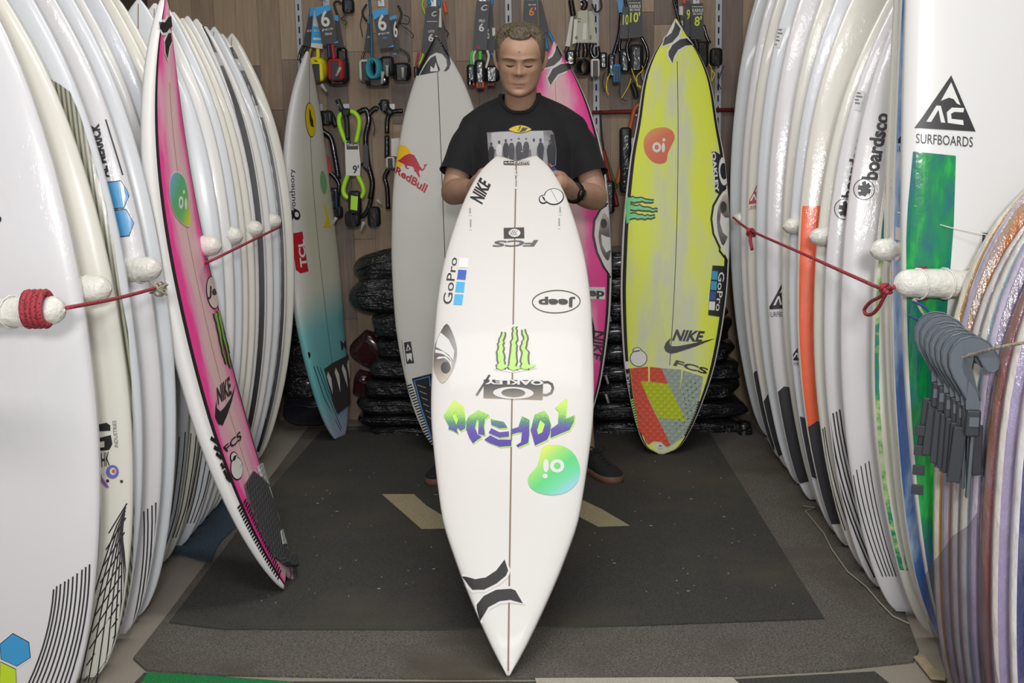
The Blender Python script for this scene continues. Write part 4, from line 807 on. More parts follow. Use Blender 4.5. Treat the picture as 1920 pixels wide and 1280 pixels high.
o = b.poly('oval_sticker', ell(*t4([(272, 595)])[0], 9.6, 33, 26, -.08), BLK); b.poly('sticker_face', ell(*t4([(272, 595)])[0], 9, 31.5, 26, -.08), M('sticker_yellow', 'e8c81e', .4), parent=o, eps=.002); b.poly('sticker_hand', t4([(258, 500), (270, 520), (275, 560), (290, 600), (295, 660), (270, 640), (262, 600)]), BLK, parent=o, eps=.0026)
b.text('lettering', 'youtheory', [(557, 396), (553, 316), (541, 318), (544, 396)], M('print_dark', '3a3a40', .45), .0); b.poly('loop_logo', ell(555.5, 402.5, 7, 10, 20, -.2), BLK, holes=[ell(556, 402, 4, 5.5, 16, -.2)]); b.strokes('loop_tail', [[(546, 394), (549, 404), (547, 411)]], .012, BLK)
o = b.poly('red_name_plate', t5([(75, 310), (195, 288), (255, 685), (175, 705), (130, 670)]), M('plate_red', 'c42430', .35)); b.text('lettering', 'TCL', t5([(240, 638), (205, 362), (142, 376), (172, 648)]), PWH, .035, parent=o, eps=.0024)
b.poly('star_decal', t5([(408, 5), (440, 60), (490, 310), (468, 235), (400, 248), (432, 165)]), M('sticker_yellow', 'e8c81e', .4)); b.poly('round_logo', ell(606, 342, 6, 22, 18, -.1), M('logo_green', '7ab080', .5))
o = b.poly('tail_pad', t6([(250, 490), (330, 430), (510, 310), (530, 420), (590, 470), (560, 760), (470, 860), (380, 935), (330, 780)]), M('pad_black2', '35332f', .85, bump=.5, bscale=200), eps=.001, thick=.006)
for x0, y0, x1, y1 in ((270, 515, 318, 745), (348, 475, 395, 725), (418, 440, 468, 680), (470, 400, 500, 640), (508, 365, 540, 600)):
    w_ = 34; b.poly('white_zigzag', t6([(x0, y0), (x0+w_, y0+70), (x0+w_+8, y0+130), (x1, y1), (x1-18, y1-60), (x0-8+(x1-x0)*.4, y0+120), (x0-10, y0+50)]), M('zigzag_white', 'd8d6ce', .7), parent=o, eps=.0085)
b.strokes('pinstripe', [t6(x) for x in ([(148, 460), (250, 770), (418, 1105)], [(178, 455), (290, 760), (425, 1080)], [(210, 468), (300, 720), (380, 930)])], .004, BLK)['kind'] = 'stuff'
b.poly('rail_emblem', ell(*t6([(98, 350)])[0], 3.5, 6, 16), BLK); b.text('lettering', 'MM', t6([(425, 300), (490, 285), (480, 195), (412, 210)]), M('print_dark', '3a3a40'), .03)
# ================================================================ rack pegs, ropes, hangers, soft boards
TAPE = M('white_tape', 'e2dfd6', .35, coat=.3, bump=.6, bscale=45, bdist=.012)
def peg(x_end, y, z, wall_x, label, r=.03):
    sgn = 1 if x_end > wall_x else -1; L = abs(x_end-wall_x); o = empty('rack_peg', (wall_x, y, z), label, 'rack peg', 'taped pegs of the board racks')
    n = 34; P = []; Rr = []
    for i in range(n+1):
        t = i/n if i < 22 else 1-(.034/L)*(1-((i-22)/12))**2*1.0
        t = min(1, (i/21)*(1-.034/L)) if i < 22 else 1-(.034/L)*((34-i)/13)**2
        P.append((sgn*L*t, .002*math.sin(t*40), .002*math.cos(t*33))); e = (1-t)*L
        Rr.append(max(.004, (r*(1+.06*math.sin(t*55)))*(1 if e > .028 else math.sqrt(max(0, 1-((.028-e)/.028)**2)))))
    tube('taped_bar', P, Rr, TAPE, o, 14)
    bm = bmesh.new()
    for k in range(5):
        c = L-.05-.055*k; ring = [(sgn*(c+.012*math.cos(a*1.0)), (r*1.09)*math.cos(a), (r*1.09)*math.sin(a)) for a in (2*math.pi*j/14 for j in range(14))]
        tubebm(bm, ring, .0022, 5, True)
    w_ = frombm('tape_fold', bm, TAPE, o, True); w_['kind'] = 'stuff'
    return o
for px, py, y, nm in ((122, 583, None, 'nearest taped peg of the left rack, wound with red rope'), (208, 543, None, 'taped peg end beside the olive banded board'), (302, 505, None, 'round taped peg end beside the leaning pink board, above the twine'), (415, 462, None, 'taped peg knob just right of the leaning pink board'), (455, 443, None, 'second taped peg knob right of the leaning pink board'), (493, 430, None, 'third taped peg knob right of the leaning pink board'), (527, 415, None, 'farthest taped peg knob of the left rack beside the teal board')):
    xe = -.93 if px < 130 else -.945; p = atx(px, py, xe); peg(xe, p.y, p.z, -1.9, nm)
for px, py, nm in ((1677, 533, 'large taped peg of the right rack in front of the green panel'), (1632, 470, 'taped peg beside the cream longboard'), (1518, 445, 'white taped peg end over the orange panel'), (1468, 425, 'small corrugated peg end before the orange panel'), (1373, 411, 'farthest taped peg of the right rack beside the yellow surfboard')):
    xe = .75 if px > 1650 else .768; p = atx(px, py, xe); peg(xe, p.y, p.z, 1.9, nm, .03 if px > 1640 else .026)
m, N = nodemat('red_rope'); co = N.obj(); vz = N.new('ShaderNodeTexVoronoi', i_Scale=170.0); N.l(co, vz.inputs['Vector']); N.l(N.mix(N.math('LESS_THAN', vz.outputs['Distance'], .28), srgb('a83a44'), srgb('2c2328')), N.b.inputs['Base Color']); N.b.inputs['Roughness'].default_value = .8; N.bump(vz.outputs['Distance'], .6, .003); RRP = m
def coil(bm, c, r, n, rr, ax='x', pitch=.011):
    for k in range(n): tubebm(bm, [(c[0]+(k-(n-1)/2)*pitch, c[1]+r*math.cos(a), c[2]+r*math.sin(a)) for a in (2*math.pi*j/18 for j in range(18))], rr, 7, True)
rp0 = empty('red_rope', (0, 0, 0), 'red rope with black flecks tied along the left rack', 'rope')
pa = atx(100, 580, -.935); cA = atx(70, 577, -.975); q1 = atx(125, 577, -.915); q2 = atx(297, 538, -.93); q3 = atx(405, 484, -.93); q4_ = atx(527, 424, -.93)
bm = bmesh.new(); coil(bm, (cA.x, cA.y, cA.z-.002), .033, 4, .0065); frombm('rope_coil', bm, RRP, rp0, True)
tube('rope_run', catmull([q1, (q1+q2)/2-V((0, 0, .004)), q2, atx(310, 531, -1.005), atx(352, 510, -1.005), atx(384, 494, -.99), q3, (q3+q4_)/2, q4_], 4), .0042, RRP, rp0, 8)
tw = empty('twine_ball', (0, 0, 0), 'tangle of pale twine where the rope meets the peg by the pink board', 'twine'); bm = bmesh.new(); c = atx(298, 541, -.925)
for k in range(9):
    a = R.uniform(0, 3); b_ = R.uniform(0, 3); rr = R.uniform(.016, .024); X = V((math.cos(a)*.4, math.sin(a), 0)).normalized(); Y = X.cross(V((math.cos(b_), .3, math.sin(b_)))).normalized()
    tubebm(bm, [c+X*rr*math.cos(t)+Y*rr*math.sin(t) for t in (2*math.pi*j/14 for j in range(14))], .0022, 5, True)
frombm('twine_strand', bm, M('twine', 'a8a08e', .9), tw, True)['kind'] = 'stuff'
rp1 = empty('red_rope', (0, 0, 0), 'dark red rope running along the right rack with a loop knot', 'rope')
a_, k1, k2, e_ = atx(1375, 408, .745), atx(1408, 432, .745), atx(1655, 541, .745), atx(1678, 538, .75)
tube('rope_run', catmull([a_, k1, atx(1500, 473, .745), atx(1600, 518, .745), k2, e_], 5), .0045, RRP, rp1, 8)
bm = bmesh.new(); lp_ = [atx(x, y, .735) for x, y in ((1660, 543), (1650, 556), (1632, 566), (1621, 580), (1624, 589), (1636, 588), (1648, 575), (1657, 558), (1664, 546))]; tubebm(bm, catmull(lp_, 4), .0042, 8); frombm('rope_loop', bm, RRP, rp1, True)
bm = bmesh.new(); kc = atx(1661, 541, .742); [tubebm(bm, [kc+V((.01*math.cos(t+k), .006*math.sin(2*t), .009*math.sin(t))) for t in (2*math.pi*j/12 for j in range(12))], .0042, 6, True) for k in (0, 1.2)]; frombm('rope_knot', bm, RRP, rp1, True)
bm = bmesh.new(); kc = atx(1408, 436, .742); [tubebm(bm, [kc+V((.012*math.cos(t+k), .006*math.sin(2*t), .012*math.sin(t))) for t in (2*math.pi*j/12 for j in range(12))], .0055, 6, True) for k in (0, 1.2)]; frombm('rope_knot', bm, RRP, rp1, True)
tube('rope_end', [atx(1407, 440, .74), atx(1407, 452, .738), atx(1410, 467, .736)], .006, RRP, rp1, 8)
bm = bmesh.new(); c = atx(1728, 531, .82); coil(bm, (c.x, c.y, c.z), .034, 2, .005); frombm('rope_coil', bm, RRP, rp1, True)
tag(tube('white_twine', [fl(x, y, .012) for x, y in ((1506, 948), (1530, 952), (1510, 958), (1545, 1000), (1560, 1030), (1590, 1072), (1625, 1100), (1650, 1130), (1675, 1155), (1705, 1169))], .0022, M('twine', 'a8a08e', .9), None, 6), 'thin pale twine lying on the floor along the right rack', 'twine')
tag(tube('clear_fishing_line', [atx(1683, 398, .785), aty(1780, 426, 2.49), aty(1858, 442, 2.47), aty(1925, 455, 2.4)], .0011, M('line_white', 'e8e6e0', .5), None, 5), 'thin white line strung across the tall green panelled longboard', 'string')
# cord and hangers
cord = M('cord_tan', '9a9484', .8, noise=.5, nscale=120)
tag(tube('hanger_cord', catmull([aty(1712, 562, 2.30), aty(1722, 572, 2.29), aty(1744, 612, 2.28), aty(1765, 640, 2.22), aty(1800, 668, 2.15), aty(1826, 664, 2.10), aty(1870, 652, 2.0), aty(1960, 634, 1.9)], 5), .0032, cord, None, 7), 'tan and blue cord tied below the big peg, holding the hangers', 'cord')
tag(tube('blue_cord_loop', catmull([aty(x, y, 2.285) for x, y in ((1712, 565), (1735, 576), (1742, 592), (1734, 600), (1718, 598), (1704, 590))], 5), .0026, M('cord_blue', '2e4a7a', .6), None, 7), 'small dark blue cord loop under the large taped peg', 'cord')
HG = M('hanger_grey', '5b626a', .38, coat=.2); HD = M('hanger_dark', '33373c', .4)
HO = [(475, 665), (472, 600), (435, 525), (388, 450), (360, 380), (358, 300), (385, 240), (430, 197), (490, 178), (550, 182), (610, 215), (655, 272), (678, 330), (672, 382), (642, 408), (606, 403), (577, 370), (548, 312), (520, 287), (480, 290), (452, 322), (446, 372), (464, 430), (512, 490), (548, 545), (562, 600), (562, 665)]
hy = 2.14; base = aty(1820, 668, hy)
pts = [aty(*p, hy)-base for p in Z(1680, 580, .2813, HO)]
def hanger_parts(root):
    bm = bmesh.new(); P = [(p.x, p.z) for p in pts]; a = [bm.verts.new((x, -.004, z)) for x, z in P]; b_ = [bm.verts.new((x, .004, z)) for x, z in P]; n = len(P)
    fa = bm.faces.new(a); fb = bm.faces.new(b_[::-1])
    for i in range(n): bm.faces.new((a[(i+1) % n], a[i], b_[i], b_[(i+1) % n]))
    bmesh.ops.triangulate(bm, faces=[fa, fb]); h = frombm('hook', bm, HG, root)
    rim = tube('hook_rim', [(x, -.0042, z) for x, z in P[1:-1]], .0016, HG, root, 6)
    q = lambda x, y: aty(*Z(1680, 580, .2813, [(x, y)])[0], hy)-base
    c0, c1 = q(478, 662), q(562, 840); cx = (c0.x+c1.x)/2; cw = abs(c1.x-c0.x)
    box('clip_block', (cx, 0, (c0.z+c1.z)/2), (cw, .022, abs(c0.z-c1.z)), HD, root, .004); box('clip_notch', (cx, -.012, c0.z-.022), (cw*.7, .004, .018), HG, root, .001)
    e = q(520, 1255); box('folding_arm', (cx+.002, .004, (c1.z+e.z)/2), (.006, .012, c1.z-e.z), HG, root, .001)
    box('folding_arm', (cx-.02, .012, (c1.z+e.z)/2+.02), (.024, .006, (c1.z-e.z)*.9), HD, root, .002, Matrix.Rotation(.06, 3, 'Y')); box('folding_arm', (cx+.016, .014, (c1.z+e.z)/2+.03), (.018, .006, (c1.z-e.z)*.8), HD, root, .002, Matrix.Rotation(-.04, 3, 'Y'))
hz = ['frontmost grey plastic wetsuit hanger on the cord, hook facing the aisle']+['grey plastic wetsuit hanger in the bunch, %s behind the frontmost' % w_ for w_ in ('first', 'second', 'third', 'fourth', 'fifth')]+['rearmost grey plastic wetsuit hanger in the bunch, with size tabs']
h0 = None
for k, lb in enumerate(hz):
    dx = (0, -.007, -.011, -.015, -.018, -.021, -.026)[k]; pos = base+V((dx, .019*k, .004*k+(.006 if k > 4 else 0)))
    o = empty('wetsuit_hanger', pos, lb, 'hanger', 'grey plastic hangers bunched on the cord'); o.rotation_euler = (0, R.uniform(-.03, .03), -.12-.05*k)
    if k == 0: hanger_parts(o); h0 = o
    else:
        for c in list(h0.children): copyo(c, o)
    if k == 6:
        for j in range(4): box('size_tab', (-.016, 0, -.20-.04*j), (.022, .006, .02), HD, o, .001)
# soft boards in clear wrap
SOFT = [(0, .10), (.015, .15), (.06, .2), (.15, .236), (.3, .258), (.5, .265), (.66, .255), (.78, .226), (.88, .175), (.95, .11), (.985, .055), (1, .01)]
def softmat(name, rail, face, stripe):
    m, N = nodemat(name); at = N.new('ShaderNodeAttribute'); at.attribute_name = 'bd'; sp = N.new('ShaderNodeSeparateXYZ'); N.l(at.outputs['Vector'], sp.inputs[0]); co = N.obj()
    v = sp.outputs[1]; c = N.mix(N.math('LESS_THAN', v, -.90), srgb(face), srgb(stripe)); c = N.mix(N.math('LESS_THAN', v, -.97), c, srgb(rail)); c = N.mix(N.math('GREATER_THAN', sp.outputs[2], 0.0), srgb(rail), c)
    mp = N.new('ShaderNodeMapping'); mp.inputs['Scale'].default_value = (1, .3, 1); N.l(co, mp.inputs[0]); f = N.noise(30, mp.outputs[0], 5, .65)
    N.l(N.mix(N.math('MULTIPLY', N.ramp(f, [(.42, (0, 0, 0, 1)), (.7, (1, 1, 1, 1))]), .55), c, srgb('877f90')), N.b.inputs['Base Color']); N.b.inputs['Roughness'].default_value = .3; N.b.inputs['Coat Weight'].default_value = .8; N.b.inputs['Coat Roughness'].default_value = .1
    g = N.new('ShaderNodeBump'); g.inputs['Strength'].default_value = .5; g.inputs['Distance'].default_value = .012; N.l(f, g.inputs['Height']); N.l(g.outputs[0], N.b.inputs['Coat Normal']); N.l(g.outputs[0], N.b.inputs['Normal']); return m
SB = [('d9d3bf', 'b98a2e', 'c08a34', 'cream rail and gold face'), ('a9a2b8', 'b06a30', '9a7a5c', 'lilac rail and rust face'), ('cfc8c4', '8a6a3c', '8f8a94', 'white rail and brown face'), ('d8d4c8', '7f8a3a', '9ab8c8', 'white rail and olive face'), ('c4bcd0', '6a6478', '8a7a90', 'lilac rail and slate face'), ('7a5a4c', 'b0703c', '8a4a50', 'brown rail and orange face'), ('d6cfc6', 'c08f2c', '9a8fb0', 'white rail and mustard face'), ('dcd8da', 'd8d4dc', '3a4070', 'wide white face and navy line'), ('a89fc0', '7c2c3c', '8a3040', 'lilac rail and maroon face'), ('e0d8cc', '9ccbd0', 'a8d4d8', 'cream rail and pale aqua face'), ('6a2c38', '7c2c3c', '7c2c3c', 'dark maroon rail, nearest the camera')]
ys = (2.40, 2.345, 2.29, 2.24, 2.19, 2.135, 2.08, 2.02, 1.955, 1.89, 1.825)
for k, ((ra, fc, st, ds), y) in enumerate(zip(SB, ys)):
    cx = .815+.265+(.0 if k < 7 else .01*(k-6)); nzs = 1.22+.02*math.sin(k*2.1)
    Board('soft_board', '%s soft board of the wrapped stack, %s' % (ORD[k], ds), (cx+.0, y-.03, .012), (cx+.02, y+.03, nzs), (-.06, -1, 0), SOFT, .042, (-.01, -.02), softmat('soft_wrap_%d' % k, ra, fc, st), e=.45, cat='bodyboard', group='plastic wrapped soft boards on the right', nS=30, nR=22, bodyname='wrapped_body')
# loose clear plastic sheet over the stack
m = bpy.data.materials.new('clear_plastic'); m.use_nodes = True; N = NT(m); nt = m.node_tree; MATS['clear_plastic'] = m
tr = N.new('ShaderNodeBsdfTransparent'); tr.inputs[0].default_value = (.86, .84, .90, 1); df = N.new('ShaderNodeBsdfTranslucent'); df.inputs[0].default_value = srgb('a39cab'); gl = N.new('ShaderNodeBsdfGlossy'); gl.inputs['Roughness'].default_value = .2
mx = N.new('ShaderNodeMixShader'); mx.inputs[0].default_value = .38; N.l(tr.outputs[0], mx.inputs[1]); N.l(df.outputs[0], mx.inputs[2]); mx2 = N.new('ShaderNodeMixShader'); mx2.inputs[0].default_value = .1; N.l(mx.outputs[0], mx2.inputs[1]); N.l(gl.outputs[0], mx2.inputs[2]); N.l(mx2.outputs[0], N.n['Material Output'].inputs[0])
PS = [[(1731, 1085), (1745, 1058), (1765, 1035), (1785, 1005), (1815, 985), (1832, 960)], [(1736, 1130), (1752, 1120), (1775, 1105), (1800, 1095), (1825, 1080), (1845, 1070)], [(1742, 1170), (1765, 1168), (1785, 1165), (1805, 1160), (1830, 1150), (1853, 1140)], [(1758, 1215), (1775, 1215), (1795, 1213), (1820, 1210), (1840, 1205), (1862, 1200)], [(1772, 1262), (1790, 1262), (1808, 1262), (1830, 1262), (1850, 1260), (1868, 1256)], [(1795, 1310), (1810, 1310), (1825, 1310), (1845, 1310), (1862, 1308), (1878, 1305)]]
vs, fs = [], []; RX = RY = 26
for i in range(RY):
    for j in range(RX):
        u, v = j/(RX-1)*5, i/(RY-1)*5; a, c_ = min(4, int(u)), min(4, int(v)); fu, fv = u-a, v-c_
        p = [PS[c_][a][d]*(1-fu)*(1-fv)+PS[c_][a+1][d]*fu*(1-fv)+PS[c_+1][a][d]*(1-fu)*fv+PS[c_+1][a+1][d]*fu*fv for d in (0, 1)]
        yy = 2.40-.075*u+.006*math.sin(u*4+v*1.5)+.004*math.sin(v*3.3-u*2.2); vs.append(aty(p[0], p[1], yy-.03))
for i in range(RY-1):
    for j in range(RX-1): fs.append((i*RX+j, i*RX+j+1, (i+1)*RX+j+1, (i+1)*RX+j))
tag(pydata('plastic_sheet', vs, fs, m, None, True), 'loose crumpled clear plastic sheet over the wrapped soft boards', 'plastic sheet')
# ================================================================ leashes on the back wall
def flat2(name, tris, y, mat, parent, org, th=0.0):
    """pixel triangles laid on the vertical plane at depth y"""
    vs = [aty(a, b, y)-org for a, b in tris[0]]
    return pydata(name, vs, tris[1], mat, parent)
def fpoly(name, px, y, mat, parent, org, th=.0):
    tr = [tuple(t) for t in geometry.tessellate_polygon([[V((a, b, 0)) for a, b in px]])]
    if not th: return flat2(name, (px, tr), y, mat, parent, org)
    a = [aty(*p, y)-org for p in px]; b = [p+V((0, th, 0)) for p in a]; n = len(a)
    fs = tr+[tuple(i+n for i in t[::-1]) for t in tr]+[(i, (i+1) % n, n+(i+1) % n, n+i) for i in range(n)]
    bm = bmesh.new(); vv = [bm.verts.new(p) for p in a+b]
    for f in fs: bm.faces.new([vv[i] for i in f])
    return frombm(name, bm, mat, parent)
def ftext(txt, quad, y, mat, parent, org, bold=.02):
    vs, fs = text2d(txt, bold); f = quadmap(quad); return flat2('lettering', ([f(u, v) for u, v in vs], fs), y, mat, parent, org)
KB = M('leash_black', '1c1c1f', .45); KG = M('leash_gloss', '17171a', .15, coat=.6, bump=.3, bscale=60); GT = M('plug_grey_plastic', 'a9a9a4', .4); CARD = M('card_black', '3a3a3e', .5); CARD2 = M('card_charcoal', '2d2e33', .5); CB_ = M('card_blue', '2fa0dc', .5); CW = M('card_white', 'd6d4cc', .5); CG = M('card_sage', 'b9b8a4', .55)
def leash(label, y, card=None, cmat=CARD, bands=(), texts=(), cords=(), cuffs=(), plugs=(), tails=()):
    pts = card or cords[0][0]; org = aty(sum(p[0] for p in pts)/len(pts), min(p[1] for p in pts), y)
    o = empty('surf_leash', org, label, 'leash', 'surf leashes hanging on the back wall')
    if card: fpoly('header_card', card, y, cmat, o, org, .003)
    for q, mt in bands: fpoly('card_band', q, y-.0012, mt, o, org)
    for t, q, mt in texts: ftext(t, q, y-.002, mt, o, org)
    for P, r, mt in cords: tube('cord', catmull([aty(a, b, y+.012)-org for a, b in P], 5), r, mt, o, 8)
    for cx, cy, w, h, mt, kind in cuffs:
        c = aty(cx, cy, y-.005)-org; k = y/2200
        if kind == 'ring':
            n = 18; R1 = w*k/2; P = []; bm = bmesh.new()
            for s_, rr in ((-1, 1), (1, 1), (1, .8), (-1, .8)): P.append([bm.verts.new((c.x+R1*rr*math.cos(2*math.pi*j/n)*.75+s_*h*k*.18, c.y+.03+s_*h*k*.25, c.z+h*k/2*rr*math.sin(2*math.pi*j/n))) for j in range(n)])
            for a in range(4):
                for j in range(n): bm.faces.new((P[a][j], P[a][(j+1) % n], P[(a+1) % 4][(j+1) % n], P[(a+1) % 4][j]))
            frombm('ankle_cuff', bm, mt, o, True)
        else:
            box('ankle_cuff', c+V((0, .02, 0)), (w*k, .05, h*k), mt, o, min(w, h)*k*.28, None, True, 3); box('cuff_strap', c+V((0, -.006, -h*k*.05)), (w*k*.5, .006, h*k*.86), KB if mt is not KB else KG, o, .002)
    for cx, cy, L, a in plugs:
        c = aty(cx, cy, y-.045)-org; d = V((math.sin(a), 0, -math.cos(a)))*L*y/2200; tube('swivel_plug', [c, c+d*.3, c+d], [.0085, .007, .006], GT, o, 10)
    for P, mt in tails: tube('pull_string', catmull([aty(a, b, y-.02)-org for a, b in P], 5), .0024, mt, o, 6)
    return o
f3 = lambda p: Z(560, 0, .1329, p)
WHT = M('card_ink_white', 'd9d7d2', .5); YEL = M('cuff_yellow', 'e4d91e', .6, bump=.3, bscale=300); REDC = M('cuff_red', 'b8202c', .6); TEA = M('cuff_teal', '2f8fa0', .6); LIMC = M('cord_lime', 'a6e02a', .35); GRNC = M('cord_green', '4cc83c', .35); ORGC = M('tab_orange', 'ee5f38', .6); YST = M('string_yellow', 'e0c82a', .7); BLC = M('cord_blue_bright', '2f86c0', .4)
leash('leash with tilted 6 foot card, left of the first hook, with red cuff', 5.24, f3([(218, 108), (445, 62), (540, 600), (345, 632)]), CARD, [(f3([(218, 108), (445, 62), (455, 140), (330, 190), (240, 240)]), CB_), (f3([(480, 610), (558, 578), (555, 605)]), CB_)], [('6', f3([(325, 385), (450, 370), (410, 135), (300, 160)]), WHT), ('FCS', f3([(335, 445), (490, 410), (485, 390), (332, 412)]), WHT), ('REGULAR', f3([(375, 498), (472, 488), (470, 458), (374, 465)]), WHT)], [(f3([(470, 620), (485, 720), (500, 830)]), .007, REDC), (f3([(420, 620), (430, 820)]), .008, M('cord_navy', '28285a', .5))], [(*f3([(515, 980)])[0], 30, 40, REDC, 'box')], [(*f3([(590, 950)])[0], 18, -.5)])
leash('leash with bright blue card and a yellow ankle cuff', 5.28, f3([(205, 130), (290, 120), (335, 690), (170, 665)]), CB_, [(f3([(215, 150), (262, 180), (275, 380), (205, 370)]), CW), (f3([(178, 605), (340, 620), (335, 690), (170, 665)]), CW), (f3([(205, 530), (315, 535), (312, 565), (203, 562)]), CW)], [('FCS', f3([(218, 450), (295, 445), (295, 415), (218, 418)]), WHT)], [(f3([(175, 680), (150, 780), (140, 880)]), .006, M('cord_olive', '9a9a28', .4)), (f3([(270, 680), (272, 820)]), .009, YEL)], [(*f3([(275, 970)])[0], 34, 43, YEL, 'ring'), (*f3([(250, 1010)])[0], 26, 36, YEL, 'box')], [(*f3([(320, 1190)])[0], 16, .6)])
leash('leash with dark card half hidden behind the blue card, far left', 5.32, f3([(160, 110), (215, 110), (200, 660), (60, 640)]), CARD2, [(f3([(165, 110), (212, 110), (205, 215), (150, 235)]), CB_)], [('FCS', f3([(120, 455), (182, 445), (182, 415), (120, 425)]), WHT)], [(f3([(70, 640), (20, 740), (0, 850)]), .006, KG), (f3([(110, 650), (60, 760), (40, 880)]), .006, KG)], [(*f3([(540, 1000)])[0], 44, 50, KB, 'box')])
leash('black leash at the right of the yellow and red cuffs', 5.33, f3([(500, 220), (560, 215), (650, 740), (560, 745)]), CARD2, [(f3([(500, 220), (560, 215), (562, 300), (508, 285)]), CB_)], [], [(f3([(600, 60), (560, 20), (500, 60), (560, 240)]), .005, KB), (f3([(650, 740), (690, 880), (680, 1080)]), .006, KG)], [(*f3([(690, 80)])[0], 22, 26, KB, 'box'), (*f3([(610, 900)])[0], 20, 60, KG, 'box')], [], [(f3([(690, 130), (640, 230), (600, 270), (680, 310), (650, 360)]), KB)])
leash('leash with upright 6 foot card and teal ankle cuff', 5.24, f3([(1038, 155), (1255, 120), (1345, 650), (1145, 695)]), CARD, [(f3([(1038, 155), (1255, 120), (1262, 200), (1140, 230), (1065, 280)]), CB_), (f3([(1255, 670), (1342, 635), (1338, 662)]), CB_)], [('6', f3([(1130, 440), (1250, 428), (1215, 195), (1105, 215)]), WHT), ('FCS', f3([(1125, 498), (1282, 470), (1280, 448), (1123, 470)]), WHT), ('COMP', f3([(1182, 552), (1242, 545), (1240, 518), (1181, 524)]), CB_)], [(f3([(1000, 0), (1020, 300), (1030, 700), (1040, 900)]), .006, M('cord_steel', '2f5a78', .4))], [(*f3([(1075, 960)])[0], 30, 38, TEA, 'ring')], [(*f3([(1185, 1010)])[0], 22, -.1)])
leash('leash with black cuff and grey plug hanging below the teal cuff card', 5.28, f3([(1270, 240), (1340, 230), (1430, 690), (1340, 720)]), CARD2, [(f3([(1275, 240), (1380, 210), (1385, 255), (1280, 290)]), CB_), (f3([(1310, 770), (1380, 740), (1375, 765)]), CB_)], [('6', f3([(1345, 540), (1400, 520), (1385, 290), (1325, 300)]), WHT)], [(f3([(1400, 80), (1450, 200), (1380, 400)]), .005, KB), (f3([(1430, 690), (1540, 760), (1560, 900), (1530, 970)]), .005, KG)], [(*f3([(1240, 930)])[0], 26, 36, KB, 'box'), (*f3([(1450, 1010)])[0], 34, 34, KG, 'box')], [(*f3([(1245, 920)])[0], 20, 0), (*f3([(1465, 950)])[0], 19, 0)], [(f3([(1480, 210), (1560, 250), (1540, 340), (1430, 330), (1610, 480), (1600, 540)]), KB)])
leash('leash with narrow dark card and white framed cuff at the left of the teal one', 5.31, f3([(990, 200), (1040, 200), (1010, 720), (920, 700)]), CARD2, [(f3([(990, 230), (1035, 225), (1030, 330), (985, 330)]), CB_)], [('FCS', f3([(970, 535), (1018, 528), (1018, 505), (972, 512)]), WHT)], [(f3([(960, 60), (900, 180), (960, 300)]), .005, KB), (f3([(930, 720), (895, 820), (905, 900)]), .005, KG)], [(*f3([(940, 990)])[0], 26, 40, CW, 'box'), (*f3([(1100, 1120)])[0], 44, 24, KG, 'box')], [], [(f3([(900, 200), (870, 350), (890, 450), (900, 520)]), KB)])
f4_ = lambda p: Z(780, 0, .1406, p)
leash('leash with LITE 6 card above the nose of the bull logo board', 5.30, f4_([(130, 95), (300, 100), (290, 500), (285, 720), (70, 700)]), CARD, [(f4_([(148, 290), (282, 290), (282, 282), (148, 282)]), WHT)], [('C', f4_([(205, 225), (270, 215), (275, 145), (210, 160)]), WHT), ('LITE', f4_([(165, 432), (245, 432), (245, 402), (165, 402)]), WHT), ('6', f4_([(165, 555), (235, 555), (235, 450), (165, 450)]), WHT)], [(f4_([(95, 0), (85, 80), (125, 200), (130, 290)]), .0035, LIMC), (f4_([(170, 0), (190, 60), (150, 20)]), .006, BLC), (f4_([(40, 700), (15, 800), (5, 880)]), .005, M('cord_magenta', 'b0285a', .4)), (f4_([(100, 710), (70, 800), (40, 860)]), .005, LIMC)], [(*f4_([(0, 960)])[0], 8, 20, KB, 'box')])
leash('dark leash with orange tip behind the LITE 6 card', 5.34, f4_([(300, 150), (340, 150), (430, 690), (360, 700)]), CARD2, [(f4_([(315, 110), (335, 110), (342, 365), (300, 365)]), CW)], [], [(f4_([(310, 0), (305, 90)]), .007, BLC), (f4_([(370, 30), (390, 110), (400, 170)]), .009, ORGC), (f4_([(360, 280), (380, 380), (430, 440), (410, 490)]), .003, KB)], [])
leash('leash with PRO 6 card, green cord and orange tabs', 5.26, f4_([(805, 15), (990, 15), (960, 300), (945, 668), (755, 665)]), CARD, [(f4_([(805, 612), (850, 612), (850, 640), (805, 640)]), REDC)], [('C', f4_([(865, 150), (945, 135), (950, 60), (870, 75)]), WHT), ('PRO', f4_([(840, 298), (918, 298), (918, 258), (840, 258)]), WHT), ('6', f4_([(838, 420), (908, 420), (908, 310), (838, 310)]), WHT)], [(f4_([(760, 670), (730, 750), (740, 860), (760, 900)]), .006, GRNC), (f4_([(795, 670), (765, 760), (785, 890)]), .006, CW), (f4_([(945, 670), (970, 760), (930, 910)]), .006, CW), (f4_([(855, 680), (855, 810)]), .009, GRNC)], [(*f4_([(850, 950)])[0], 20, 42, KB, 'box'), (*f4_([(735, 1000)])[0], 16, 38, KB, 'box'), (*f4_([(855, 1130)])[0], 15, 15, ORGC, 'box'), (*f4_([(745, 1100)])[0], 11, 13, ORGC, 'box')])
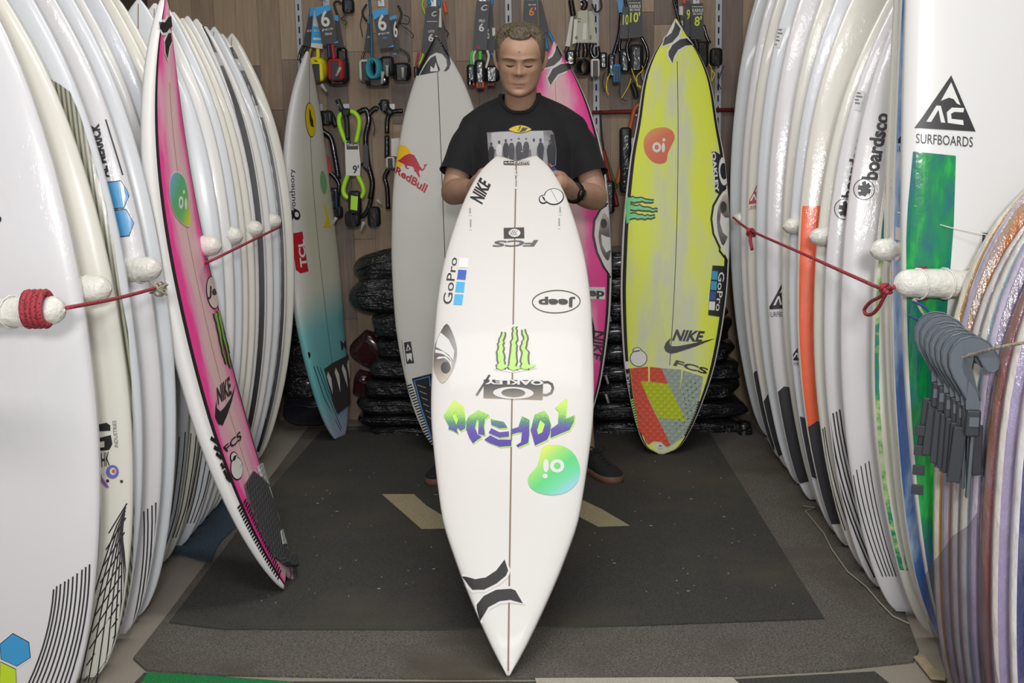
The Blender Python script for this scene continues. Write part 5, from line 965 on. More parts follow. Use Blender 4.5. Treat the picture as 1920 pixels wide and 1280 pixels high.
leash('dark leash with blue cord behind the PRO 6 card', 5.32, f4_([(970, 60), (1020, 60), (1060, 690), (950, 690)]), CARD2, [(f4_([(1015, 370), (1055, 370), (1055, 470), (1020, 480)]), CW)], [('6', f4_([(945, 520), (978, 520), (978, 380), (945, 380)]), WHT)], [(f4_([(1010, 0), (1010, 60)]), .007, BLC), (f4_([(1000, 700), (1060, 800), (1080, 880), (1020, 930)]), .007, BLC)], [(*f4_([(1010, 980)])[0], 30, 30, KB, 'box'), (*f4_([(1000, 1130)])[0], 13, 5, REDC, 'box')])
f5_ = lambda p: Z(960, 0, .125, p)
leash('leash with orange 6 foot number above the head of the man', 5.27, f5_([(180, 0), (380, 0), (390, 380), (160, 300)]), CARD, [], [('6\'', f5_([(255, 240), (355, 235), (360, 108), (258, 105)]), M('ink_orange', 'f07a1e', .5)), ('PRO COMP', f5_([(248, 84), (362, 84), (362, 60), (248, 60)]), WHT)], [], [])
leash('dark leash with blue cord above the nose of the pink board', 5.31, f5_([(390, 0), (440, 0), (560, 480), (420, 500)]), CARD2, [], [], [(f5_([(480, 490), (510, 620), (530, 740)]), .008, BLC), (f5_([(545, 480), (590, 560), (625, 640)]), .007, BLC)], [], [])
leash('leash with sage grey card marked 6 and coiled black cuff', 5.26, f5_([(990, 165), (1135, 150), (1145, 640), (935, 640)]), CG, [(f5_([(935, 290), (980, 285), (960, 640), (905, 660)]), CW), (f5_([(1070, 350), (1120, 345), (1115, 590), (1055, 590)]), CW)], [('6', f5_([(945, 590), (985, 590), (990, 530), (950, 530)]), KB), ('::', f5_([(985, 335), (1030, 335), (1030, 270), (985, 270)]), KB)], [(f5_([(1000, 640), (980, 760), (980, 860)]), .012, KG), (f5_([(1090, 650), (1100, 760), (1090, 860)]), .012, KG), (f5_([(1050, 0), (1100, 60), (1060, 150)]), .012, KB)], [(*f5_([(1070, 1000)])[0], 28, 30, KB, 'ring'), (*f5_([(1250, 1020)])[0], 17, 34, CW, 'box')], [], [(f5_([(860, 890), (920, 880), (880, 910)]), YST)])
leash('leash with sage card behind, at the right of the marked 6', 5.30, f5_([(1145, 170), (1205, 170), (1280, 640), (1140, 640)]), CG, [], [('5', f5_([(1165, 590), (1195, 590), (1195, 530), (1165, 530)]), KB)], [(f5_([(1200, 60), (1260, 180), (1340, 120), (1330, 0)]), .004, KB), (f5_([(1200, 650), (1180, 760), (1220, 860), (1290, 840), (1280, 700)]), .011, KG)], [(*f5_([(1370, 900)])[0], 14, 28, KB, 'box')])
leash('leash with slim white tags at the left of the sage cards', 5.32, f5_([(880, 250), (920, 240), (870, 700), (800, 690)]), CW, [], [], [(f5_([(880, 0), (900, 120), (920, 240)]), .013, KG), (f5_([(840, 700), (800, 790)]), .009, M('cord_brown', '4a3a30', .3))], [(*f5_([(880, 860)])[0], 20, 26, KB, 'box')])
f6_ = lambda p: Z(1110, 0, .15625, p); LIK = M('ink_lime', 'd2e02c', .5)
leash('leash with lime 10 foot number on the front card and yellow pull string', 5.25, f6_([(445, 0), (600, 0), (605, 440), (440, 460)]), CARD2, [], [('10\'', f6_([(455, 270), (575, 268), (578, 142), (460, 145)]), LIK), ('KAINUI', f6_([(450, 98), (582, 98), (582, 56), (450, 56)]), WHT), ('BIG WAVE', f6_([(455, 132), (578, 132), (578, 104), (455, 104)]), WHT), ('DAKINE', f6_([(445, 42), (582, 42), (582, 26), (445, 26)]), WHT)], [(f6_([(590, 440), (650, 560), (670, 680), (620, 830)]), .008, KG), (f6_([(460, 460), (420, 560), (440, 700), (480, 800)]), .008, KG)], [(*f6_([(535, 690)])[0], 26, 48, KB, 'box')], [], [(f6_([(475, 820), (500, 900), (560, 1040)]), YST), (f6_([(600, 790), (610, 840), (540, 920), (545, 1040)]), YST), (f6_([(540, 1020), (590, 1060), (560, 1030), (595, 1040)]), YST)])
leash('leash with lime 10 foot number on the card behind, partly covered', 5.29, f6_([(370, 80), (440, 80), (440, 460), (330, 460)]), CARD, [], [('10', f6_([(368, 298), (440, 298), (440, 172), (372, 175)]), LIK)], [(f6_([(395, 0), (420, 120), (430, 300)]), .007, KG), (f6_([(340, 460), (330, 600), (400, 720)]), .008, KG)], [(*f6_([(395, 720)])[0], 20, 40, KB, 'box'), (*f6_([(300, 880)])[0], 14, 34, BLC, 'box')], [], [(f6_([(470, 940), (440, 1030), (390, 1120), (350, 1180)]), YST), (f6_([(340, 1000), (330, 1100), (360, 1190), (420, 1210)]), M('string_brown', '3a2e28', .7))])
leash('blue and black leash with yellow string at the left of the 10 foot cards', 5.32, f6_([(300, 0), (375, 0), (370, 150), (320, 150)]), BLC, [], [], [(f6_([(350, 150), (330, 400), (270, 620), (210, 800)]), .010, KG), (f6_([(265, 640), (215, 780)]), .010, BLC)], [(*f6_([(235, 780)])[0], 12, 40, KB, 'box')], [], [(f6_([(215, 880), (175, 1000), (185, 1120)]), YST), (f6_([(190, 920), (170, 1060), (200, 1140)]), YST), (f6_([(160, 860), (125, 960), (150, 1100)]), KB)])
leash('grey coiled leash at the right of the 10 foot cards', 5.34, None, CARD, [], [], [(f6_([(640, 740), (600, 860), (620, 960), (680, 940), (690, 800), (640, 740)]), .006, GT), (f6_([(650, 780), (610, 900), (640, 1010), (660, 900)]), .006, GT), (f6_([(480, 1000), (520, 1100), (530, 1170)]), .012, KB)], [])
f8_ = lambda p: Z(1250, 0, .15625, p)
leash('leash with lime 8 foot number right of the yellow board nose', 5.27, f8_([(285, 45), (435, 40), (450, 470), (290, 470)]), CARD2, [], [('8\'', f8_([(332, 312), (418, 312), (422, 192), (338, 192)]), LIK), ('KAINUI', f8_([(308, 145), (434, 145), (434, 103), (308, 103)]), WHT), ('BIG WAVE', f8_([(318, 180), (430, 180), (430, 152), (318, 152)]), WHT), ('DAKINE', f8_([(305, 88), (432, 88), (432, 72), (305, 72)]), WHT)], [(f8_([(440, 300), (480, 440), (520, 520)]), .008, KG), (f8_([(340, 470), (380, 600), (470, 780)]), .012, KB)], [(*f8_([(440, 650)])[0], 20, 46, KB, 'box'), (*f8_([(600, 680)])[0], 22, 32, KB, 'box')], [], [(f8_([(505, 765), (540, 840), (535, 970)]), YST), (f8_([(540, 850), (575, 890), (540, 980)]), YST), (f8_([(690, 790), (650, 880), (620, 980), (650, 1070)]), KB)])
leash('leash with lime 9 on the card behind the 8 foot one', 5.31, f8_([(235, 10), (285, 10), (290, 440), (205, 430)]), CARD, [], [('9', f8_([(238, 235), (282, 235), (282, 112), (240, 112)]), LIK)], [(f8_([(80, 0), (120, 140), (160, 300)]), .007, KG), (f8_([(210, 0), (215, 40)]), .008, ORGC)], [], [])
leash('leash with grey PI card behind the nose of the yellow board', 5.34, f8_([(145, 200), (205, 200), (200, 420), (150, 400)]), CARD, [(f8_([(150, 75), (195, 75), (195, 180), (150, 180)]), CW)], [('PI', f8_([(150, 300), (195, 305), (195, 248), (150, 245)]), WHT)], [(f8_([(120, 0), (130, 200), (170, 400)]), .006, KG)], [], [])
g4 = lambda p: Z(580, 170, .211, p)
leash('long lime green leash with white 9 foot sleeve in the lower row', 5.26, g4([(315, 460), (435, 460), (455, 640), (450, 755), (325, 755)]), CW, [(g4([(328, 460), (432, 460), (434, 522), (332, 522)]), CARD)], [('9\'', g4([(385, 735), (440, 735), (440, 660), (385, 660)]), KB), ('ToLex', g4([(332, 494), (432, 490), (432, 466), (332, 468)]), WHT)], [(g4([(325, 460), (275, 330), (265, 240), (300, 195), (350, 185), (400, 195), (440, 250), (440, 330), (415, 460)]), .011, LIMC), (g4([(340, 755), (305, 860), (310, 920), (345, 955)]), .011, LIMC), (g4([(430, 755), (475, 850), (480, 910), (455, 950)]), .011, LIMC), (g4([(250, 80), (290, 170), (330, 250), (340, 440)]), .012, KB)], [(*g4([(400, 1000)])[0], 24, 46, KB, 'box'), (*g4([(380, 1140)])[0], 30, 30, KB, 'box'), (*g4([(322, 190)])[0], 16, 14, KB, 'box')], [(*g4([(485, 1165)])[0], 18, -.35)])
fpoly('cuff_logo', g4([(370, 930), (432, 940), (425, 1065), (365, 1055)]), 5.222, LIMC, bpy.data.objects[[o.name for o in C.objects if o.get('label', '').startswith('long lime green leash')][0]], aty(sum(p[0] for p in g4([(315, 460), (435, 460), (455, 640), (450, 755), (325, 755)]))/5, g4([(0, 460)])[0][1], 5.26))
leash('glossy black leash hanging behind the lime green one', 5.31, None, CARD, [(g4([(470, 480), (520, 480), (530, 680), (480, 680)]), CARD)], [], [(g4([(430, 200), (500, 170), (530, 260), (500, 420), (520, 640), (560, 820), (540, 960)]), .013, KG), (g4([(470, 640), (560, 780), (540, 1000), (480, 1110), (410, 1110)]), .011, KG), (g4([(520, 220), (580, 160), (610, 170)]), .012, KB)], [(*g4([(570, 1120)])[0], 24, 38, KB, 'box')], [(*g4([(600, 970)])[0], 12, .8)], [(g4([(560, 240), (580, 330), (570, 400)]), KB)])
leash('black leash with red and teal card beside the teal surfboard', 5.37, g4([(80, 450), (130, 440), (200, 720), (130, 770), (95, 600)]), REDC, [(g4([(80, 450), (130, 440), (158, 560), (95, 590)]), TEA)], [], [(g4([(60, 200), (110, 350), (190, 420), (230, 600), (260, 780)]), .013, KG), (g4([(100, 230), (180, 200), (240, 320)]), .013, KB), (g4([(180, 720), (260, 820), (250, 950), (200, 1000)]), .010, KG)], [(*g4([(140, 240)])[0], 30, 26, KB, 'box'), (*g4([(210, 960)])[0], 22, 40, KB, 'box'), (*g4([(235, 1080)])[0], 24, 24, KB, 'box'), (*g4([(235, 960)])[0], 3, 36, BLC, 'box')], [(*g4([(240, 1125)])[0], 18, -.5)])
leash('black leash with white tag at the left edge of the bull logo board', 5.30, g4([(728, 425), (800, 420), (800, 585), (728, 580)]), CW, [(g4([(675, 620), (790, 580), (790, 605), (675, 640)]), KB)], [], [(g4([(690, 380), (695, 250), (740, 190), (830, 180)]), .011, KG), (g4([(700, 700), (670, 770), (690, 860), (700, 1050)]), .011, KG), (g4([(640, 100), (680, 160), (730, 210)]), .018, KB), (g4([(690, 400), (690, 600)]), .012, KG)], [(*g4([(720, 640)])[0], 18, 22, CW, 'box'), (*g4([(665, 130)])[0], 16, 22, KB, 'box')])
g9 = lambda p: Z(1110, 180, .1718, p)
leash('orange edged black leash bag hanging beside the yellow surfboard', 5.24, g9([(385, 490), (475, 440), (450, 860), (372, 855)]), CW, [], [], [(g9([(560, 100), (500, 105), (455, 180), (400, 430), (330, 720), (275, 960)]), .010, M('edge_orange', 'b05a24', .5)), (g9([(560, 150), (520, 180), (500, 300), (480, 420)]), .009, M('cord_mauve', '8a4a78', .5))], [(*g9([(370, 700)])[0], 22, 120, KB, 'box')])
leash('slim red and green edged leash bag behind the pink board', 5.40, None, CARD, [], [], [(g9([(90, 160), (105, 400), (130, 600)]), .004, KB), (g9([(120, 590), (170, 780), (230, 1020), (275, 1200)]), .011, M('edge_red', '9a2424', .5)), (g9([(150, 660), (210, 850), (265, 1010)]), .008, M('edge_green', '3f7a3c', .5))], [(*g9([(190, 1100)])[0], 20, 60, KB, 'box')])
# ================================================================ wrapped bags on the floor
def bagmat(name, col, rough=.28, bs=9):
    m, N = nodemat(name); co = N.obj(); mp = N.new('ShaderNodeMapping'); mp.inputs['Scale'].default_value = (1, 1, 3); N.l(co, mp.inputs[0]); f = N.noise(bs, mp.outputs[0], 4, .6)
    N.b.inputs['Base Color'].default_value = srgb(col); N.b.inputs['Roughness'].default_value = rough; N.b.inputs['Coat Weight'].default_value = .6; N.b.inputs['Coat Roughness'].default_value = .15; N.bump(f, .8, .05); return m
BG = bagmat('bag_black', '17181a'); BG2 = bagmat('bag_charcoal', '212224'); BGN = bagmat('bag_navy_mesh', '15162a', .6, 60); BGR = bagmat('bag_red', '3c0c12', .25, 55)
def bag(label, x0, y0, x1, y1, yf, depth, mat=BG, tilt=0.0, e=.35, name='wrapped_bag', seed=0, cat='bag', group='black wrapped bags piled on the floor', tab=None):
    """pixel box of the visible front at depth yf -> soft flat bag"""
    a, b = aty(x0, (y0+y1)/2, yf), aty(x1, (y0+y1)/2, yf); t_, b_ = aty((x0+x1)/2, y0, yf), aty((x0+x1)/2, y1, yf)
    w, h = (b.x-a.x), (t_.z-b_.z); c = V(((a.x+b.x)/2, yf+depth/2, (t_.z+b_.z)/2)); o = empty(name, (c.x, c.y, c.z-h/2), label, cat, group); r = random.Random(seed)
    nU, nV = 28, 14; vs, fs = [], []; pw = lambda q, k: math.copysign(abs(q)**k, q); p1, p2, p3 = (r.uniform(0, 6) for _ in range(3))
    for i in range(nV+1):
        la = -math.pi/2+math.pi*i/nV
        for j in range(nU):
            lo = 2*math.pi*j/nU; cl = pw(math.cos(la), .28); x = w/2*cl*pw(math.cos(lo), e); y = depth/2*cl*pw(math.sin(lo), e); z = h/2*pw(math.sin(la), .8)
            k = 1+.05*math.sin(lo*3+p1)+.05*math.sin(la*4+lo*2+p2); z *= 1+.07*math.sin(lo*2+p3); vs.append((x*k, y, z+h/2+.0))
    for i in range(nV):
        for j in range(nU): fs.append((i*nU+j, i*nU+(j+1) % nU, (i+1)*nU+(j+1) % nU, (i+1)*nU+j))
    pydata('bag_body', vs, fs, mat, o, True); o.rotation_euler = (0, tilt, 0)
    # folded seam along the front edge
    tube('bag_fold', catmull([(-w*.42, -depth*.47, h*.62), (-w*.15, -depth*.52, h*.70+.004), (w*.15, -depth*.52, h*.64), (w*.42, -depth*.47, h*.7)], 4), .006, mat, o, 6)
    if tab: tube('plug_tag', [(tab[0]*w, -depth*.54, h*.5), (tab[0]*w+.012, -depth*.56, h*.5-.04)], .006, GT, o, 8)
    return o
LBAG = [(690, 800, 845, 826, 'thin black bag at the bottom of the left pile'), (664, 780, 850, 801, 'flat black bag second from the bottom of the left pile'), (666, 748, 850, 782, 'bulky black bag third from the bottom of the left pile'), (678, 712, 850, 750, 'black bag with yellow mark in the middle of the left pile'), (690, 674, 850, 715, 'folded black bag fifth from the bottom of the left pile'), (706, 636, 850, 678, 'rounded black bag sixth from the bottom of the left pile'), (696, 586, 850, 640, 'small black bag under the top pair of the left pile'), (652, 520, 850, 590, 'large folded black bag near the top of the left pile')]
for k, (a, b, c, d, lb) in enumerate(LBAG): bag(lb, a, b, c, d, 5.10+.01*(k % 3), .30, BG if k % 2 else BG2, 0, .35, seed=k, tab=(.1,) if k == 0 else None)
bag('glossy black bundle lying on top of the left pile', 664, 472, 790, 526, 5.14, .22, BG, -.25, .6, seed=31)
RBAG = [(1105, 790, 1400, 830), (1100, 752, 1398, 792), (1100, 716, 1395, 755), (1100, 680, 1392, 720), (1100, 642, 1385, 684), (1104, 602, 1378, 646), (1108, 560, 1372, 606), (1112, 515, 1368, 564), (1116, 470, 1360, 520)]
for k, (a, b, c, d) in enumerate(RBAG): bag('%s black wrapped bag from the floor in the pile behind the yellow board' % ORD[k], a, b, c, d, 5.07+.012*(k % 2), .32, BG2 if k % 2 else BG, 0, .3, seed=50+k, tab=(-.38,) if k in (2, 3, 6) else None)
bag('crumpled black bag low beside the right rack', 1385, 795, 1412, 828, 5.02, .1, BG, 0, .6, seed=80)
bag('black ribbed bag standing left of the teal board tail', 522, 648, 605, 720, 5.18, .2, BG2, 0, .6, seed=91); bag('black shiny bag above the navy mesh bag', 520, 705, 600, 752, 5.16, .2, BG, 0, .6, seed=92)
bag('dark navy mesh bag on the floor behind the teal board tail', 525, 742, 615, 800, 5.16, .22, BGN, 0, .5, seed=93); bag('dark bag at the top of the stack behind the left rack end', 525, 590, 590, 655, 5.22, .15, BG, 0, .6, seed=94)
bag('glittering dark red bag wedged between the teal board and the black pile', 640, 622, 700, 680, 5.24, .12, BGR, .7, .5, seed=95); bag('small dull red bag under the glittering red one', 656, 700, 686, 745, 5.22, .12, BGR, .2, .5, seed=96)

HK = M('hook_steel', 'a8aaae', .35, metal=.8)
for px, py, lb in ((612, 2, 'above the yellow and red cuffs'), (715, 2, 'above the teal cuff'), (812, 2, 'above the LITE card'), (905, 0, 'above the PRO card'), (995, -3, 'above the head of the man'), (1095, 0, 'above the sage cards'), (1185, -4, 'above the 10 foot cards'), (1305, 0, 'above the 8 foot card'), (650, 205, 'holding the lime green leash'), (600, 205, 'beside the teal board'), (735, 205, 'beside the bull logo board'), (1195, 208, 'holding the orange edged leash')):
    p = aty(px, py, WY); o = empty('wall_hook', p, 'steel prong hook on the back wall, '+lb, 'hook', 'prong hooks on the back wall'); tube('prong', [(0, -.005, 0), (0, -.22, 0), (0, -.235, .015)], .004, HK, o, 8); box('hook_plate', (0, -.008, 0), (.03, .004, .05), HK, o, .001)
# ================================================================ the man holding the white board
SKIN, N = nodemat('skin'); co = N.obj(); f = N.noise(16, co, 3); N.l(N.ramp(f, [(.3, srgb('a8816a')), (.7, srgb('ba957c'))]), N.b.inputs['Base Color']); N.b.inputs['Roughness'].default_value = .5; N.b.inputs['Subsurface Weight'].default_value = .12; N.b.inputs['Subsurface Radius'].default_value = (.012, .005, .003); N.bump(N.noise(160, co, 2), .08, .002)
def remesh(bm, name, vox, smooth=4):
    """join overlapping closed pieces into one continuous surface"""
    me = bpy.data.meshes.new(name); bmesh.ops.recalc_face_normals(bm, faces=bm.faces); bm.to_mesh(me); bm.free(); o = bpy.data.objects.new(name, me); C.objects.link(o)
    md = o.modifiers.new('r', 'REMESH'); md.mode = 'VOXEL'; md.voxel_size = vox; md.use_smooth_shade = True
    if smooth: sm = o.modifiers.new('s', 'SMOOTH'); sm.iterations = smooth; sm.factor = .5
    dg = bpy.context.evaluated_depsgraph_get(); me2 = bpy.data.meshes.new_from_object(o.evaluated_get(dg)); bpy.data.objects.remove(o); me2.name = name; return me2
def limb(bm, P, Rd, n=18, sub=5):
    Q = catmull(P, sub); k = len(P)-1; rr = [interp([(i, r) for i, r in enumerate(Rd)], j/sub) for j in range(len(Q))]
    t0 = (Q[0]-Q[1]).normalized(); t1 = (Q[-1]-Q[-2]).normalized(); A, a = [], []
    for s_ in (1.0, .9, .6): A.append(Q[0]+t0*rr[0]*.85*s_); a.append(rr[0]*math.sqrt(max(.004, 1-s_*s_)))
    B = []; b = []
    for s_ in (.6, .9, 1.0): B.append(Q[-1]+t1*rr[-1]*.85*s_); b.append(rr[-1]*math.sqrt(max(.004, 1-s_*s_)))
    tubebm(bm, A+Q+B, a+rr+b, n)
def loft(bm, secs, n=28, e=.75):
    """secs: (z, cx, cy, rx, ry)"""
    rings = []
    for z, cx, cy, rx, ry in secs:
        rings.append([bm.verts.new((cx+rx*math.copysign(abs(math.cos(q))**e, math.cos(q)), cy+ry*math.copysign(abs(math.sin(q))**e, math.sin(q)), z)) for q in (2*math.pi*j/n for j in range(n))])
    for a, b in zip(rings, rings[1:]):
        for j in range(n): bm.faces.new((a[j], a[(j+1) % n], b[(j+1) % n], b[j]))
    bm.faces.new(rings[0][::-1]); bm.faces.new(rings[-1])
MX = -.052; MY = 4.40
man = empty('person', (MX, MY, .011), 'man in black photo print T-shirt looking down, holding the white surfboard tail', 'person')
def W(p): return V(p)-V((MX, MY, .011))
def A(px, py, y): return W(aty(px, py, y))
# --- head surface
HH, HC = .238, V((0, -.055, 0))
def sm_(a, b, x):
    t = max(0, min(1, (x-a)/(b-a))); return t*t*(3-2*t)
HWID = [(0, .014), (.03, .038), (.08, .052), (.16, .062), (.28, .0695), (.42, .074), (.55, .076), (.68, .0775), (.8, .073), (.9, .056), (.96, .036), (1, .004)]
HFR = [(0, .070), (.04, .086), (.1, .090), (.18, .087), (.25, .089), (.36, .088), (.5, .088), (.6, .092), (.7, .0915), (.8, .081), (.9, .058), (.96, .036), (1, .004)]
HBK = [(0, .0), (.06, .02), (.15, .05), (.3, .075), (.45, .09), (.6, .098), (.72, .1), (.83, .088), (.92, .062), (.97, .036), (1, .004)]
def g2(x, h, cx, ch, sx, sh): return math.exp(-((x-cx)/sx)**2-((h-ch)/sh)**2)
def headpt(h, q, off=0.0):
    w = interp(HWID, h); c, s_ = math.cos(q), math.sin(q)
    d = interp(HFR, h) if s_ < 0 else interp(HBK, h)
    e = .86; x = w*math.copysign(abs(c)**e, c); y = d*math.copysign(abs(s_)**e, s_)
    if s_ < 0:
        ax = abs(x); k = sm_(0, -.5, s_) if False else min(1, -s_*1.6); D = 0
        D += .024*g2(x, h, 0, .38, .0125, .045) + .011*g2(x, h, 0, .47, .0095, .075) + .006*g2(ax, h, .0145, .365, .007, .03)
        D -= .013*g2(ax, h, .031, .51, .018, .04); D += .0065*g2(ax, h, .032, .50, .013, .022)
        D += .0075*g2(ax, h, .03, .58, .028, .028); D += .004*g2(ax, h, .048, .40, .018, .06); D -= .004*g2(ax, h, .042, .25, .014, .08)
        D += .0045*g2(x, h, 0, .225, .024, .022) + .0045*g2(x, h, 0, .175, .02, .018) - .0045*g2(x, h, 0, .2, .027, .0085); D -= .004*g2(x, h, 0, .135, .02, .016); D += .005*g2(x, h, 0, .06, .022, .045)
        D -= .0035*g2(ax, h, .024, .31, .006, .06)
        y -= D*k
    p = V((x*1.07, y*1.04, (h-.5)*HH)); n = V((x/(w*w+1e-5), y/(d*d+1e-5), (h-.5)*3/(HH*HH))).normalized(); return p+n*off
PIT = math.radians(15); HROT = Matrix.Rotation(PIT, 3, 'X')@Matrix.Rotation(math.radians(2), 3, 'Y')@Matrix.Rotation(math.radians(-2), 3, 'Z')
hcen = A(975.5, 112, 4.335)
def hp(h, q, off=0.0): return HROT@headpt(h, q, off)+hcen
bm = bmesh.new(); nH, nQ = 90, 120; rings = []
for i in range(nH+1):
    h = i/nH; rings.append([bm.verts.new(hp(h, 2*math.pi*j/nQ)) for j in range(nQ)])
for a, b in zip(rings, rings[1:]):
    for j in range(nQ): bm.faces.new((a[j], a[(j+1) % nQ], b[(j+1) % nQ], b[j]))
bm.faces.new(rings[0][::-1]); bm.faces.new(rings[-1])
for s_ in (-1, 1):   # ears
    limb(bm, [HROT@V((s_*(.079+.011*k), .008+.006*k, z))+hcen for k, z in ((0, -.034), (.7, -.018), (1.15, .004), (1, .022), (.1, .03))], [.007, .0085, .0095, .009, .007], 10, 4)
    limb(bm, [HROT@V((s_*.08, .012, z))+hcen for z in (-.022, .0, .018)], [.008, .012, .009], 10, 3)
# --- neck, torso, arms, hands, legs
nb = A(975, 205, 4.40)
limb(bm, [hcen+V((0, .035, -.03)), hcen+V((0, .04, -.095)), nb+V((0, .01, -.01)), nb+V((0, .015, -.06))], [.06, .058, .062, .075], 20)
shz = A(980, 222, 4.40).z
loft(bm, [(shz-.62, .0, .02, .16, .11), (shz-.5, 0, .02, .165, .115), (shz-.3, 0, .01, .165, .115), (shz-.12, 0, .01, .175, .11), (shz-.03, 0, .015, .15, .08), (shz+.02, 0, .015, .1, .055)])
SH = {-1: A(888, 243, 4.42), 1: A(1076, 245, 4.42)}; EL = {-1: A(848, 362, 4.33), 1: A(1118, 372, 4.33)}; WR = {-1: A(889, 352, 4.16), 1: A(1073, 360, 4.17)}
for s_ in (-1, 1):
    limb(bm, [SH[s_], SH[s_].lerp(EL[s_], .5)+V((s_*.006, .006, 0)), EL[s_]], [.048, .047, .043], 18)
    limb(bm, [EL[s_], EL[s_].lerp(WR[s_], .35)+V((0, 0, .002)), EL[s_].lerp(WR[s_], .75), WR[s_]], [.044, .047, .036, .029], 18)
    # hand behind the rail: palm, four curled fingers, thumb
    hd = {-1: A(908, 340, 4.09), 1: A(1047, 343, 4.095)}[s_]; f0 = (hd-WR[s_]).normalized(); up = V((0, -.25, 1)).normalized(); sd = f0.cross(up).normalized()
    limb(bm, [WR[s_], WR[s_].lerp(hd, .5)+up*.004, hd], [.029, .034, .036], 14)
    limb(bm, [WR[s_]+up*.012, WR[s_].lerp(hd, .6)+up*.022, hd+up*.026], [.02, .02, .018], 12); limb(bm, [WR[s_]-up*.012, WR[s_].lerp(hd, .6)-up*.02, hd-up*.026], [.02, .02, .017], 12)
    inw = V((-s_, .05, -.05)).normalized()
    for k, (L, r) in enumerate(((.072, .0092), (.08, .0095), (.074, .009), (.058, .008))):
        b0 = hd+up*(.027-.018*k)+f0*.016; limb(bm, [b0, b0+inw*L*.45+V((0, .012, 0)), b0+inw*L*.8+V((0, .014, -.004)), b0+inw*L+V((0, .008, -.008))], [r, r*.97, r*.9, r*.78], 9, 4)
    tb = WR[s_].lerp(hd, .45)+up*.03; limb(bm, [tb, tb+up*.018+inw*.012+V((0, -.012, 0)), tb+up*.026+inw*.034+V((0, -.012, 0)), tb+up*.024+inw*.052+V((0, -.008, 0))], [.0125, .0115, .0105, .0085], 10, 4)
HIP = {-1: W((MX-.095, 4.43, .9)), 1: W((MX+.095, 4.43, .9))}; KN = {-1: W((-.235, 4.40, .49)), 1: W((.135, 4.40, .49))}; AN = {-1: W((-.30, 4.475, .085)), 1: W((.176, 4.47, .085))}
for s_ in (-1, 1):
    limb(bm, [HIP[s_], HIP[s_].lerp(KN[s_], .5), KN[s_]+V((0, 0, .05)), KN[s_]], [.085, .078, .058, .056], 20)
    limb(bm, [KN[s_], KN[s_].lerp(AN[s_], .3)+V((0, .014, 0)), KN[s_].lerp(AN[s_], .7), AN[s_], AN[s_]+V((0, 0, -.03))], [.054, .058, .042, .036, .038], 20)
loft(bm, [(.80, 0, .03, .15, .11), (.95, 0, .03, .165, .115), (1.05, 0, .025, .16, .11)])
body = link('body', remesh(bm, 'body', .0042, 2), SKIN, man, True)
# --- hair: thick cap over the scalp with ragged short tufts
rh = random.Random(3)
def hairline(q):
    """lowest hair height at each bearing; q=-pi/2 is the front"""
    a = abs(((q+math.pi/2+math.pi) % (2*math.pi))-math.pi)
    return interp([(0, .835), (.35, .85), (.62, .875), (.85, .80), (1.02, .66), (1.2, .52), (1.42, .44), (1.6, .50), (1.9, .42), (2.3, .28), (3.2, .22)], a)
vs, fs, idx = [], [], {}; nh, nq = 60, 150
for i in range(nh+1):
    for j in range(nq):
        q = 2*math.pi*j/nq; h0 = hairline(q); h = h0+(1-h0)*(i/nh)**.9; a = abs(((q+math.pi/2+math.pi) % (2*math.pi))-math.pi)
        top = sm_(.62, .92, h); t = (.0025+.0055*sm_(0, .12, h-h0)+.010*top)*(1-.0*a)
        nz_ = (math.sin(j*1.7+i*.6)*math.sin(j*.9-i*.8))*.0025*top+rh.uniform(-1, 1)*.0016*top
        edge = sm_(0, .06, i/nh); idx[i, j] = len(vs); vs.append(hp(min(1, h), q, -.003+(t+nz_+.003)*edge))
for i in range(nh):
    for j in range(nq): fs.append((idx[i, j], idx[i, (j+1) % nq], idx[i+1, (j+1) % nq], idx[i+1, j]))
HAIR, N = nodemat('hair_grey_brown'); co = N.obj(); mp = N.new('ShaderNodeMapping'); mp.inputs['Scale'].default_value = (60, 25, 18); N.l(co, mp.inputs[0]); f = N.noise(3.5, mp.outputs[0], 4, .7); N.l(N.ramp(f, [(.3, srgb('4c4336')), (.55, srgb('756853')), (.75, srgb('94866c'))]), N.b.inputs['Base Color']); N.b.inputs['Roughness'].default_value = .6; N.bump(f, .8, .006)
fs.append(tuple(idx[nh, j] for j in range(nq))); hair = pydata('hair', vs, fs, HAIR, man, True); hair['label'] = 'short greying brown hair'
# tufts on top
bm = bmesh.new()
for k in range(420):
    q = rh.uniform(0, 2*math.pi); h0 = hairline(q); h = h0+(1-h0)*rh.uniform(.12, .97)
    if h < .7 and rh.random() < .75: continue
    p = hp(h, q, .008 if h > .8 else .004); n = (hp(h, q, .03)-p).normalized(); d = (n*.7+HROT@V((rh.uniform(-.5, .5), -.55, .25))).normalized(); L = rh.uniform(.010, .022)*(1 if h > .8 else .5)
    s0 = d.cross(n).normalized()*.0028; t_ = p+d*L; v = [bm.verts.new(x) for x in (p-s0, p+s0, t_, p+n*.003)]; bm.faces.new((v[0], v[1], v[2])); bm.faces.new((v[1], v[3], v[2])); bm.faces.new((v[3], v[0], v[2]))
tf = frombm('hair_tufts', bm, HAIR, hair); tf['kind'] = 'stuff'
